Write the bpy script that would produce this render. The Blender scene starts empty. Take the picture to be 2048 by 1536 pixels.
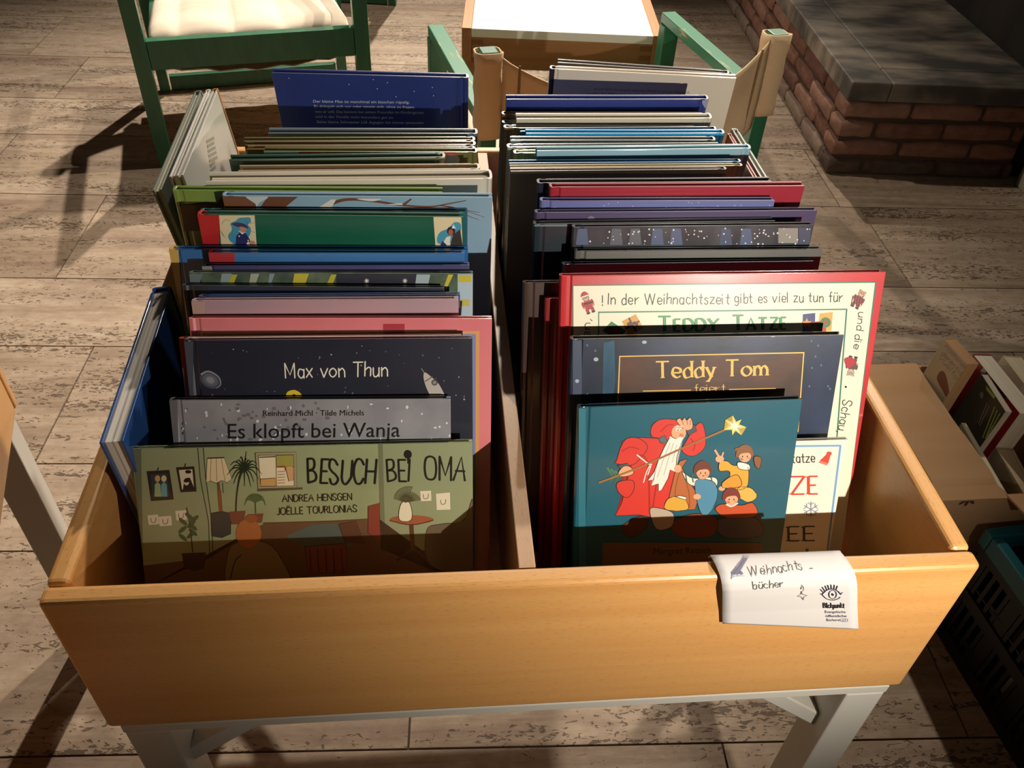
import bpy, bmesh, math, random
import numpy as np
from mathutils import Vector, Matrix

random.seed(7)
C = bpy.context.scene.collection
scn = bpy.context.scene

# ---------------------------------------------------------------- camera
CAM = np.array([-0.0660, -0.3754, 1.1937])
ROT = (0.8391, -0.0407, -0.0769)
FPX = 1706.5                                  # focal length in pixels of a 2048 px wide frame
cam_data = bpy.data.cameras.new('camera')
cam = bpy.data.objects.new('camera', cam_data)
C.objects.link(cam)
cam.location = CAM
cam.rotation_mode = 'XYZ'
cam.rotation_euler = ROT
cam_data.sensor_width = 36.0
cam_data.lens = 36.0 * FPX / 2048.0
cam_data.clip_start = 0.02
scn.camera = cam

# ---------------------------------------------------------------- world, lamps, exposure
world = bpy.data.worlds.new('world')
scn.world = world
world.use_nodes = True
world.node_tree.nodes['Background'].inputs['Color'].default_value = (1.0, 0.82, 0.66, 1)
world.node_tree.nodes['Background'].inputs['Strength'].default_value = 0.02

def spot(name, loc, target, energy, size_deg, blend, radius, col):
    d = bpy.data.lights.new(name, 'SPOT')
    d.energy = energy; d.spot_size = math.radians(size_deg); d.spot_blend = blend
    d.shadow_soft_size = radius; d.color = col
    o = bpy.data.objects.new(name, d); C.objects.link(o)
    o.location = loc
    o.rotation_euler = (Vector(target) - Vector(loc)).to_track_quat('-Z', 'Y').to_euler()
    return o
WARM = (1.0, 0.88, 0.74)
spot('lamp_beside_camera', (0.42, -0.50, 0.97), (0.19, 0.40, 0.71), 31, 87, 0.85, 0.004, (1.0, 0.90, 0.77))
spot('hall_spot_back', (0.60, 7.00, 5.70), (-0.40, 1.75, 0.0), 2700, 29, 1.0, 0.07, WARM)
spot('hall_spot_corner', (3.00, 5.60, 5.00), (-0.85, 0.6, 0.0), 1700, 32, 1.0, 0.14, WARM)
spot('hall_spot_right', (2.20, 2.35, 4.00), (-0.15, 2.0, 0.3), 340, 46, 0.5, 0.03, WARM)
spot('hall_spot_left', (-2.70, 2.50, 3.60), (1.15, 2.05, 0.0), 330, 34, 0.9, 0.05, WARM)
scn.cycles.diffuse_bounces = 2

vs = scn.view_settings
vs.view_transform = 'Standard'; vs.look = 'None'; vs.gamma = 1.0; vs.exposure = 0.0
vs.use_curve_mapping = False
scn.display_settings.display_device = 'sRGB'

# ---------------------------------------------------------------- measuring helpers (photo -> place)
def rotm(rx, ry, rz):
    cx, sx, cy, sy, cz, sz = math.cos(rx), math.sin(rx), math.cos(ry), math.sin(ry), math.cos(rz), math.sin(rz)
    X = np.array([[1, 0, 0], [0, cx, -sx], [0, sx, cx]]); Y = np.array([[cy, 0, sy], [0, 1, 0], [-sy, 0, cy]])
    Z = np.array([[cz, -sz, 0], [sz, cz, 0], [0, 0, 1]])
    return Z @ Y @ X
RM = rotm(*ROT)
def ray(u, v): return RM @ np.array([(u - 1024) / FPX, (768 - v) / FPX, -1.0])
def atz(u, v, z):
    d = ray(u, v); return CAM + d * (z - CAM[2]) / d[2]
def aty(u, v, y):
    d = ray(u, v); return CAM + d * (y - CAM[1]) / d[1]
# crops of the photograph used while measuring: origin and pixels per crop pixel
ZF = (0, 0, 1.0)
Z1 = (300, 120, 700 / 2048); Z2 = (960, 100, 700 / 2048); Z3 = (180, 560, 900 / 2048)
Z4 = (1020, 520, 780 / 1815); ZS = (1400, 1060, 648 / 2048)

# ---------------------------------------------------------------- materials
def lin(c):
    if isinstance(c, str):
        c = [int(c[i:i + 2], 16) / 255 for i in (0, 2, 4)]
        c = [x / 12.92 if x <= 0.04045 else ((x + 0.055) / 1.055) ** 2.4 for x in c]
    return (c[0], c[1], c[2], 1.0)
MATS = {}
def mat(c, rough=0.5, coat=0.0, spec=0.5, c2=None, scale=(30, 30, 30), thr=(0.35, 0.65), bump=0.0, bscale=200, detail=4.0, name=None):
    key = (c, rough, coat, spec, c2, scale, thr, bump, bscale, name)
    if key in MATS: return MATS[key]
    m = bpy.data.materials.new(name or 'paint_%s' % (c if isinstance(c, str) else len(MATS)))
    m.use_nodes = True
    nt = m.node_tree; b = nt.nodes['Principled BSDF']
    b.inputs['Base Color'].default_value = lin(c)
    b.inputs['Roughness'].default_value = rough
    b.inputs['Specular IOR Level'].default_value = spec
    b.inputs['Coat Weight'].default_value = coat
    b.inputs['Coat Roughness'].default_value = 0.13
    if c2 or bump:
        tc = nt.nodes.new('ShaderNodeTexCoord')
    if c2:
        mp = nt.nodes.new('ShaderNodeMapping'); mp.inputs['Scale'].default_value = scale
        nz = nt.nodes.new('ShaderNodeTexNoise'); nz.inputs['Scale'].default_value = 1.0; nz.inputs['Detail'].default_value = detail
        rp = nt.nodes.new('ShaderNodeValToRGB')
        rp.color_ramp.elements[0].position = thr[0]; rp.color_ramp.elements[0].color = lin(c)
        rp.color_ramp.elements[1].position = thr[1]; rp.color_ramp.elements[1].color = lin(c2)
        nt.links.new(tc.outputs['Object'], mp.inputs['Vector']); nt.links.new(mp.outputs['Vector'], nz.inputs['Vector'])
        nt.links.new(nz.outputs['Fac'], rp.inputs['Fac']); nt.links.new(rp.outputs['Color'], b.inputs['Base Color'])
    if bump:
        n2 = nt.nodes.new('ShaderNodeTexNoise'); n2.inputs['Scale'].default_value = bscale; n2.inputs['Detail'].default_value = 3
        bp = nt.nodes.new('ShaderNodeBump'); bp.inputs['Strength'].default_value = bump; bp.inputs['Distance'].default_value = 0.002
        nt.links.new(tc.outputs['Object'], n2.inputs['Vector']); nt.links.new(n2.outputs['Fac'], bp.inputs['Height'])
        nt.links.new(bp.outputs['Normal'], b.inputs['Normal'])
    MATS[key] = m
    return m
def cover_mat(c, c2=None, **k):
    k.setdefault('rough', 0.36); k.setdefault('coat', 0.8); k.setdefault('bump', 0.03); k.setdefault('bscale', 60)
    return mat(c, c2=c2, **k)
def ink(c): return mat(c, rough=0.40, coat=0.5)

def pages_mat(c='cfc3ad', dark='8f836e'):
    key = ('pages', c, dark)
    if key in MATS: return MATS[key]
    m = bpy.data.materials.new('page_edges'); m.use_nodes = True
    nt = m.node_tree; b = nt.nodes['Principled BSDF']; b.inputs['Roughness'].default_value = 0.85
    tc = nt.nodes.new('ShaderNodeTexCoord'); mp = nt.nodes.new('ShaderNodeMapping'); mp.inputs['Scale'].default_value = (3, 1400, 3)
    nz = nt.nodes.new('ShaderNodeTexNoise'); nz.inputs['Scale'].default_value = 1.0; nz.inputs['Detail'].default_value = 1
    rp = nt.nodes.new('ShaderNodeValToRGB')
    rp.color_ramp.elements[0].position = 0.3; rp.color_ramp.elements[0].color = lin(dark)
    rp.color_ramp.elements[1].position = 0.55; rp.color_ramp.elements[1].color = lin(c)
    nt.links.new(tc.outputs['Object'], mp.inputs['Vector']); nt.links.new(mp.outputs['Vector'], nz.inputs['Vector'])
    nt.links.new(nz.outputs['Fac'], rp.inputs['Fac']); nt.links.new(rp.outputs['Color'], b.inputs['Base Color'])
    MATS[key] = m
    return m

def wood_mat(name, c1, c2, fleck, axis='X', rough=0.38):
    m = bpy.data.materials.new(name); m.use_nodes = True
    nt = m.node_tree; b = nt.nodes['Principled BSDF']
    b.inputs['Roughness'].default_value = rough; b.inputs['Coat Weight'].default_value = 0.25; b.inputs['Coat Roughness'].default_value = 0.3
    tc = nt.nodes.new('ShaderNodeTexCoord')
    def noise(sc, det):
        mp = nt.nodes.new('ShaderNodeMapping'); mp.inputs['Scale'].default_value = sc
        nz = nt.nodes.new('ShaderNodeTexNoise'); nz.inputs['Scale'].default_value = 1.0; nz.inputs['Detail'].default_value = det
        nt.links.new(tc.outputs['Object'], mp.inputs['Vector']); nt.links.new(mp.outputs['Vector'], nz.inputs['Vector'])
        return nz
    s = {'X': (1.2, 40, 40), 'Y': (40, 1.2, 40), 'Z': (40, 40, 1.2)}[axis]
    f = {'X': (150, 1300, 1300), 'Y': (1300, 150, 1300), 'Z': (1300, 1300, 150)}[axis]
    g = noise(s, 5); h = noise(f, 1)
    r1 = nt.nodes.new('ShaderNodeValToRGB')
    r1.color_ramp.elements[0].position = 0.3; r1.color_ramp.elements[0].color = lin(c1)
    r1.color_ramp.elements[1].position = 0.7; r1.color_ramp.elements[1].color = lin(c2)
    r2 = nt.nodes.new('ShaderNodeValToRGB')
    r2.color_ramp.elements[0].position = 0.30; r2.color_ramp.elements[0].color = (0.38, 0.38, 0.38, 1)
    r2.color_ramp.elements[1].position = 0.40; r2.color_ramp.elements[1].color = (0, 0, 0, 1)
    mx = nt.nodes.new('ShaderNodeMixRGB'); mx.inputs['Color2'].default_value = lin(fleck)
    nt.links.new(g.outputs['Fac'], r1.inputs['Fac']); nt.links.new(h.outputs['Fac'], r2.inputs['Fac'])
    nt.links.new(r2.outputs['Color'], mx.inputs['Fac']); nt.links.new(r1.outputs['Color'], mx.inputs['Color1'])
    nt.links.new(mx.outputs['Color'], b.inputs['Base Color'])
    return m

BEECH_X = wood_mat('beech_lacquered', 'd59a58', 'e3ad6a', '9a6732', 'X')
BEECH_Y = wood_mat('beech_lacquered_side', 'd59a58', 'e0aa68', '9a6732', 'Y')
BEECH_RAW = wood_mat('beech_divider', 'b08a66', 'c9a582', '8d6a48', 'Y', 0.5)
WHITE_PAINT = mat('d9d6cc', rough=0.4, bump=0.05, bscale=300, name='white_lacquer')
PINE = wood_mat('table_wood', 'a8713f', 'c28a52', '7a4e2a', 'Y', 0.45)

# ---------------------------------------------------------------- mesh helpers
def link_mesh(name, bm, mats, parent=None, smooth=False):
    me = bpy.data.meshes.new(name)
    bm.normal_update(); bm.to_mesh(me); bm.free()
    for m in (mats if isinstance(mats, (list, tuple)) else [mats]): me.materials.append(m)
    if smooth:
        for p in me.polygons: p.use_smooth = True
    o = bpy.data.objects.new(name, me); C.objects.link(o)
    if parent: o.parent = parent
    return o
def thing(name, label, cat, loc=(0, 0, 0), rot=(0, 0, 0), group=None):
    o = bpy.data.objects.new(name, None); C.objects.link(o)
    o.empty_display_size = 0.05
    o.location = loc; o.rotation_euler = rot
    o['label'] = label; o['category'] = cat
    if group: o['group'] = group
    return o
def tag(o, label, cat, group=None):
    o['label'] = label; o['category'] = cat
    if group: o['group'] = group
    return o
def bx(bm, x0, x1, y0, y1, z0, z1, M=None, mi=0):
    vs_ = [bm.verts.new((x, y, z)) for z in (z0, z1) for y in (y0, y1) for x in (x0, x1)]
    fs = []
    for q in ((0, 2, 3, 1), (4, 5, 7, 6), (0, 1, 5, 4), (2, 6, 7, 3), (0, 4, 6, 2), (1, 3, 7, 5)):
        f = bm.faces.new([vs_[i] for i in q]); f.material_index = mi; fs.append(f)
    if M is not None:
        for v in vs_: v.co = M @ v.co
    return vs_
def bar(bm, a, b, w, d, up=(0, 0, 1)):
    """square bar from a to b, w wide (sideways) and d deep (along up)"""
    a, b = Vector(a), Vector(b); t = (b - a); L = t.length; t.normalize()
    s = t.cross(Vector(up)).normalized(); u = s.cross(t)
    M = Matrix((( t.x, s.x, u.x, a.x), (t.y, s.y, u.y, a.y), (t.z, s.z, u.z, a.z), (0, 0, 0, 1)))
    return bx(bm, 0, L, -w / 2, w / 2, -d / 2, d / 2, M)
def bevel(o, w, seg=2, ang=40):
    m = o.modifiers.new('bevel', 'BEVEL'); m.width = w; m.segments = seg
    m.limit_method = 'ANGLE'; m.angle_limit = math.radians(ang); m.harden_normals = False
    return o
def prism(bm, pts, axis_vec, M=None):
    """extrude a closed outline (3D points) along axis_vec"""
    lo = [bm.verts.new(p) for p in pts]; hi = [bm.verts.new(Vector(p) + Vector(axis_vec)) for p in pts]
    n = len(pts)
    bm.faces.new(lo[::-1]); bm.faces.new(hi)
    for i in range(n): bm.faces.new((lo[i], lo[(i + 1) % n], hi[(i + 1) % n], hi[i]))

# ---------------------------------------------------------------- floor
def travertine():
    m = bpy.data.materials.new('travertine'); m.use_nodes = True
    nt = m.node_tree; b = nt.nodes['Principled BSDF']; N = nt.nodes.new; Lk = nt.links.new
    b.inputs['Roughness'].default_value = 0.55; b.inputs['Specular IOR Level'].default_value = 0.3
    tc = N('ShaderNodeTexCoord'); at = N('ShaderNodeAttribute'); at.attribute_name = 'slab'
    vm = N('ShaderNodeVectorMath'); vm.operation = 'SCALE'; vm.inputs['Scale'].default_value = 23.0
    Lk(at.outputs['Color'], vm.inputs[0])
    ad = N('ShaderNodeVectorMath'); ad.operation = 'ADD'
    Lk(tc.outputs['Object'], ad.inputs[0]); Lk(vm.outputs['Vector'], ad.inputs[1])
    def noise(sc, det, dist=0.0, rough=0.55):
        mp = N('ShaderNodeMapping'); mp.inputs['Scale'].default_value = sc
        nz = N('ShaderNodeTexNoise'); nz.inputs['Scale'].default_value = 1.0; nz.inputs['Detail'].default_value = det
        nz.inputs['Distortion'].default_value = dist; nz.inputs['Roughness'].default_value = rough
        Lk(ad.outputs['Vector'], mp.inputs['Vector']); Lk(mp.outputs['Vector'], nz.inputs['Vector'])
        return nz.outputs['Fac']
    def ramp(src, stops):
        r = N('ShaderNodeValToRGB'); e = r.color_ramp.elements
        while len(e) < len(stops): e.new(0.5)
        for i, (p, c) in enumerate(stops): e[i].position = p; e[i].color = lin(c)
        Lk(src, r.inputs['Fac']); return r.outputs['Color']
    def mix(fac, a, bb, mode='MIX'):
        x = N('ShaderNodeMixRGB'); x.blend_type = mode
        if isinstance(fac, float): x.inputs['Fac'].default_value = fac
        else: Lk(fac, x.inputs['Fac'])
        Lk(a, x.inputs['Color1'])
        if isinstance(bb, str): x.inputs['Color2'].default_value = lin(bb)
        else: Lk(bb, x.inputs['Color2'])
        return x.outputs['Color']
    base = ramp(noise((1.3, 9, 5), 6, 0.9), [(0.28, 'a59080'), (0.45, 'bba893'), (0.58, 'cdbba6'), (0.74, 'b29c86')])
    fine = ramp(noise((6, 70, 20), 6, 0.9, 0.65), [(0.32, 'b5a28e'), (0.52, 'ffffff')])
    col = mix(0.38, base, fine, 'MULTIPLY')
    mott = ramp(noise((30, 45, 30), 5, 0.3, 0.7), [(0.3, 'd6cdc4'), (0.6, 'ffffff')])
    col = mix(0.7, col, mott, 'MULTIPLY')
    tone = ramp(at.outputs['Fac'], [(0.0, 'd2cdc8'), (1.0, 'ffffff')])
    col = mix(1.0, col, tone, 'MULTIPLY')
    # pits gather in bands along the bedding
    def mth(op, a, v):
        n = N('ShaderNodeMath'); n.operation = op; Lk(a, n.inputs[0])
        if isinstance(v, float): n.inputs[1].default_value = v
        else: Lk(v, n.inputs[1])
        return n.outputs[0]
    band = noise((1.4, 17, 5), 4, 0.6)
    pit = noise((85, 170, 40), 2, 0.6)
    pit2 = noise((34, 120, 40), 3, 0.8)
    s = mth('ADD', mth('MULTIPLY', band, 0.62), mth('MULTIPLY', pit, 0.75))
    p1 = ramp(s, [(0.79, '000000'), (0.815, 'ffffff')])
    s2 = mth('ADD', mth('MULTIPLY', band, 0.55), mth('MULTIPLY', pit2, 0.75))
    p2 = ramp(s2, [(0.775, '000000'), (0.80, 'ffffff')])
    pits = mix(1.0, p1, p2, 'LIGHTEN')
    col = mix(mth('MULTIPLY', pits, 0.78), col, '4d3d2e')
    Lk(col, b.inputs['Base Color'])
    bp = N('ShaderNodeBump'); bp.inputs['Strength'].default_value = 0.5; bp.inputs['Distance'].default_value = 0.003; bp.invert = True
    Lk(pits, bp.inputs['Height']); Lk(bp.outputs['Normal'], b.inputs['Normal'])
    return m
def build_floor():
    bm = bmesh.new(); lay = bm.loops.layers.color.new('slab')
    rows = [-1.10, -0.75, -0.50, -0.16, 0.178, 0.527, 0.725, 1.065, 1.314, 1.70, 2.048, 2.297, 2.64, 3.02, 3.36, 3.62, 4.0, 4.35, 4.7]
    known = {-0.16: [0.322], 0.178: [-0.128, 0.690], 0.725: [-0.841], 1.314: [-1.008], 1.70: [-1.371, 1.003], 2.297: [-1.355, 0.62]}
    rnd = random.Random(3); g = 0.0016
    for a, b in zip(rows[:-1], rows[1:]):
        ks = list(known.get(a, [rnd.uniform(-1.9, -1.45), 0.25 + rnd.uniform(0, .2)]))
        x = ks[0]
        while x > -3.0: x -= rnd.uniform(0.75, 1.15); ks.append(x)
        x = max(ks)
        while x < 3.6: x += rnd.uniform(0.85, 1.2); ks.append(x)
        ks.sort()
        for x0, x1 in zip(ks[:-1], ks[1:]):
            tone = (rnd.random(), rnd.random(), rnd.random(), 1)
            vs_ = bx(bm, x0 + g, x1 - g, a + g, b - g, -0.03, 0.0)
            for f in {f for v in vs_ for f in v.link_faces}:
                for l in f.loops: l[lay] = tone
    n0 = len(bm.faces)
    bx(bm, -4.2, 4.6, -1.1, 4.7, -0.06, -0.0025, mi=1)
    o = link_mesh('floor', bm, [travertine(), mat('4a3d30', rough=0.9, name='joint_grout')])
    o.rotation_euler = (0, 0, -0.0375)
    o['kind'] = 'structure'
build_floor()
# ---------------------------------------------------------------- book trough on its steel stand
TW, TD, TH, TT, RIM = 0.72, 0.7181, 0.188, 0.0166, 0.65
BASE_TOP = RIM - 0.169 - 0.0004   # books rest on it
def trough(label, loc, yaw):
    t = thing('book_trough', label, 'trough', loc, (0, 0, yaw), None)
    w = TW / 2; z0, z1 = RIM - TH, RIM
    def panel(nm, x0, x1, y0, y1, za, zb, m, bw=0.0045):
        bm = bmesh.new(); bx(bm, x0, x1, y0, y1, za, zb)
        return bevel(link_mesh(nm, bm, m, t), bw, 3)
    panel('front_panel', -w, w, 0, TT, z0, z1, BEECH_X)
    panel('back_panel', -w, w, TD - TT, TD, z0, z1, BEECH_X)
    for s in (-1, 1):
        xa, xb = sorted((s * w, s * (w - TT)))
        panel('side_panel', xa, xb, TT + 0.0012, TD - TT - 0.0012, z0, z1, BEECH_Y)
    panel('divider', -0.0085, 0.0050, TT + 0.0005, TD - TT - 0.0005, BASE_TOP, z1 - 0.001, BEECH_RAW, 0.001)
    panel('base_board', -w + TT, w - TT, TT, TD - TT, BASE_TOP - 0.008, BASE_TOP, BEECH_X, 0.0005)
    zr = z0 - 0.0005
    bm = bmesh.new()
    for y in (0.008, TD - 0.008): bx(bm, -0.350, 0.350, y - 0.007, y + 0.007, zr - 0.012, zr)
    for x in (-0.3435, 0.3435): bx(bm, x - 0.0065, x + 0.0065, 0.008, TD - 0.008, zr - 0.0115, zr - 0.0005)
    bevel(link_mesh('frame', bm, WHITE_PAINT, t), 0.0012)
    for sx in (-1, 1):
        for sy in (0, 1):
            bm = bmesh.new(); y = 0.022 if sy == 0 else TD - 0.022
            xo = sx * 0.349; xi = sx * 0.311
            bx(bm, min(xo, xi), max(xo, xi), y - 0.021, y + 0.021, 0.0, zr - 0.012)
            bevel(link_mesh('leg', bm, WHITE_PAINT, t), 0.002)
            bm = bmesh.new()
            bar(bm, (sx * 0.322, y + (0.006 if sy == 0 else -0.006), zr - 0.105), (sx * 0.222, y + (0.006 if sy == 0 else -0.006), zr - 0.016), 0.018, 0.020, up=(0, 1, 0))
            bevel(link_mesh('brace', bm, WHITE_PAINT, t), 0.0015)
    return t
trough('beech trough on white steel legs, packed with two rows of picture books', (0, 0, 0), 0)
trough('second beech trough on white legs, cut off at the left edge of the photo', (-0.752, -0.361, 0), math.radians(14))

# ---------------------------------------------------------------- books
def rot_book(yaw, lean):
    cy, sy, cl, sl = math.cos(yaw), math.sin(yaw), math.cos(lean), math.sin(lean)
    return np.array([[cy, -sy, 0], [sy, cy, 0], [0, 0, 1]]) @ np.array([[1, 0, 0], [0, cl, sl], [0, -sl, cl]])
def hit(u, v, P, R):
    n = R @ np.array([0, -1.0, 0]); d = ray(u, v)
    return CAM + d * (np.dot(n, P - CAM) / np.dot(n, d))
def fit(TL, TR, P, lean, yaw0):
    """pose of a cover plane through P so that its top edge runs from TL to TR, level"""
    zb = P[2]
    for _ in range(4):
        lo, hi = yaw0 - 0.35, yaw0 + 0.35
        def f(y):
            R = rot_book(y, lean)
            return hit(*TL, P, R)[2] - hit(*TR, P, R)[2]
        flo = f(lo)
        for _i in range(40):
            m = (lo + hi) / 2; fm = f(m)
            if flo * fm <= 0: hi = m
            else: lo, flo = m, fm
        yaw = (lo + hi) / 2; R = rot_book(yaw, lean)
        A, B = hit(*TL, P, R), hit(*TR, P, R)
        mid = (A + B) / 2; up = R @ np.array([0, 0, 1.0])
        H = (mid[2] - zb) / up[2]; P = mid - up * H
    return P, yaw, H, float(np.linalg.norm(B - A))

class Book: pass
def make_book(label, P, yaw, lean, W, H, th, m, spine='L', pages=None, spine_mat=None, group=None, cat='book', soft=False):
    root = thing('paperback_book' if soft else 'picture_book', label, cat, P, (0, 0, 0), group)
    R = rot_book(yaw, lean)
    root.rotation_euler = Matrix([list(r) for r in R]).to_euler()
    b = Book(); b.root = root; b.P = np.array(P); b.R = R; b.W = W; b.H = H; b.th = th; b.yaw = yaw; b.lean = lean
    t = 0.0006 if soft else 0.0022; hw = W / 2; g = 0.0105
    if soft: pr = [(W, 0), (0.001, 0), (0, t), (0, th - t), (0.001, th), (W, th), (W, th - t), (0.0012, th - t), (0.0012, t), (W, t)]
    else:
        pr = [(W, 0), (g, 0), (g - 0.0018, 0.0010), (g - 0.0048, 0.0010), (g - 0.0068, 0.0), (0.0012, 0.0003), (0.0, th * 0.16), (-0.0006, th * 0.5), (0.0, th * 0.84), (0.0012, th - 0.0003),
              (g - 0.0068, th), (g - 0.0048, th - 0.0010), (g - 0.0018, th - 0.0010), (g, th), (W, th), (W, th - t), (g - 0.004, th - t - 0.0004), (0.0028, th * 0.8), (0.0024, th * 0.5), (0.0028, th * 0.2), (g - 0.004, t + 0.0004), (W, t)]
    sgn = 1 if spine == 'L' else -1
    pts = [(sgn * (x - hw), y, 0) for x, y in pr]
    if sgn < 0: pts = pts[::-1]
    bm = bmesh.new(); prism(bm, pts, (0, 0, H))
    bmesh.ops.triangulate(bm, faces=[f for f in bm.faces if len(f.verts) > 4])
    bmesh.ops.recalc_face_normals(bm, faces=bm.faces)
    mats = [m]
    if spine_mat:
        mats.append(spine_mat)
        for f in bm.faces:
            if sgn * f.calc_center_median().x + hw < 0.006: f.material_index = 1
    b.cover = link_mesh('cover', bm, mats, root)
    bevel(b.cover, 0.0008, 2, 50)
    bm = bmesh.new(); ins = 0.001 if soft else 0.0032
    xa, xb = (0.0030, W - (0.0004 if soft else 0.0035))
    x0, x1 = sorted((sgn * (xa - hw), sgn * (xb - hw)))
    bx(bm, x0, x1, t + 0.0001, th - t - 0.0001, 0.0008 if soft else ins, H - (0.0004 if soft else ins))
    b.pages = link_mesh('page_block', bm, pages or pages_mat(), root)
    return b

class Art:
    """flat print on a cover: outlines measured in the photograph, laid on the cover's own plane"""
    def __init__(s, P, R, W, H, crop, parent, off=0.00012, clip=True):
        s.P, s.R, s.W, s.H, s.crop, s.parent, s.off, s.clip = np.array(P), R, W, H, crop, parent, off, clip
        s.bms = {}; s.n = 0; s.warp = None
    def loc(s, x, y):
        u, v = s.crop[0] + x * s.crop[2], s.crop[1] + y * s.crop[2]
        q = s.R.T @ (hit(u, v, s.P, s.R) - s.P)
        if s.clip: return (min(max(q[0], -s.W / 2 + .0002), s.W / 2 - .0002), min(max(q[2], 0.0), s.H - .0002))
        return (q[0], q[2])
    def grp(s, part):
        if part not in s.bms: s.bms[part] = (bmesh.new(), [])
        return s.bms[part]
    def mi(s, mats, m):
        if m not in mats: mats.append(m)
        return mats.index(m)
    def face(s, part, pts, m, layer):
        bm, mats = s.grp(part); s.n += 1
        y = -(s.off + 0.00005 * layer + (s.n % 7) * 0.000005)
        c = []
        for p in pts:
            if not c or abs(p[0] - c[-1][0]) + abs(p[1] - c[-1][1]) > 2e-5: c.append(p)
        if len(c) > 2 and abs(c[0][0] - c[-1][0]) + abs(c[0][1] - c[-1][1]) < 2e-5: c.pop()
        if len(c) < 3: return
        f = bm.faces.new([bm.verts.new((p[0], y, p[1])) for p in c])
        f.material_index = s.mi(mats, m); f.normal_update()
        if f.normal.y > 0: f.normal_flip()
    def poly(s, part, pts, m, layer=0, smooth=False):
        if smooth: pts = catmull(pts, True)
        s.face(part, [s.loc(*p) for p in pts], m, layer)
    def oline(s, part, pts, m, layer=0, smooth=False, w=3.0, c='2f211a'):
        s.poly(part, pts, m, layer, smooth)
        q = catmull(pts, True) if smooth else list(pts)
        s.line(part, q + [q[0]], w, ink(c), layer + 0.4)
    def rect(s, part, x0, y0, x1, y1, m, layer=0): s.poly(part, [(x0, y0), (x1, y0), (x1, y1), (x0, y1)], m, layer)
    def ell(s, part, cx, cy, rx, ry, m, layer=0, rot=0.0, n=20):
        c, q = math.cos(rot), math.sin(rot)
        s.poly(part, [(cx + rx * math.cos(a) * c - ry * math.sin(a) * q, cy + rx * math.cos(a) * q + ry * math.sin(a) * c) for a in [2 * math.pi * i / n for i in range(n)]], m, layer)
    def line(s, part, pts, w, m, layer=0, smooth=False, w2=None):
        if smooth: pts = catmull(pts, False)
        L = [s.loc(*p) for p in pts]
        sc = s.scale(pts[0])
        s.ribbon(part, L, w * sc, m, layer, None if w2 is None else w2 * sc)
    def scale(s, p):
        a, b = s.loc(*p), s.loc(p[0] + 5, p[1]); 
        d = math.hypot(b[0] - a[0], b[1] - a[1]) / 5
        return d if d > 1e-6 else 0.00018
    def ribbon(s, part, L, w, m, layer, w2=None, nib=None):
        if s.warp and not nib:
            M_ = [L[0]]
            for a, b in zip(L[:-1], L[1:]):
                k = max(1, int(math.hypot(b[0] - a[0], b[1] - a[1]) / 0.0012))
                M_ += [(a[0] + (b[0] - a[0]) * i / k, a[1] + (b[1] - a[1]) * i / k) for i in range(1, k + 1)]
            L = M_
        n = len(L)
        if n < 2: return
        left, right = [], []
        for i in range(n):
            a, b = L[max(i - 1, 0)], L[min(i + 1, n - 1)]
            dx, dy = b[0] - a[0], b[1] - a[1]; d = math.hypot(dx, dy) or 1e-9
            ww = w if w2 is None else w + (w2 - w) * i / (n - 1)
            if nib: ww = nib(dx / d, dy / d)
            px, py = -dy / d * ww / 2, dx / d * ww / 2
            left.append((L[i][0] + px, L[i][1] + py)); right.append((L[i][0] - px, L[i][1] - py))
        for i in range(n - 1): s.face(part, [left[i], left[i + 1], right[i + 1], right[i]], m, layer)
    # lettering -------------------------------------------------
    def frame(s, p0, p1, h):
        A, B = s.loc(*p0), s.loc(*p1)
        dx, dy = p1[0] - p0[0], p1[1] - p0[1]; d = math.hypot(dx, dy)
        Uq = s.loc(p0[0] + dy / d * h, p0[1] - dx / d * h)
        return A, (B[0] - A[0], B[1] - A[1]), (Uq[0] - A[0], Uq[1] - A[1])
    def text(s, part, txt, p0, p1, h, m, layer=3):
        A, X, U = s.frame(p0, p1, h)
        me, w = font_mesh(txt)
        bm, mats = s.grp(part); k = s.mi(mats, m); y = -(s.off + 0.00005 * layer)
        vs_ = [bm.verts.new((A[0] + X[0] * v.co.x / w + U[0] * v.co.y / CAPH, y, A[1] + X[1] * v.co.x / w + U[1] * v.co.y / CAPH)) for v in me.vertices]
        for p in me.polygons:
            try: f = bm.faces.new([vs_[i] for i in p.vertices])
            except ValueError: continue
            f.material_index = k; f.normal_update()
            if f.normal.y > 0: f.normal_flip()
        bpy.data.meshes.remove(me)
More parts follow.
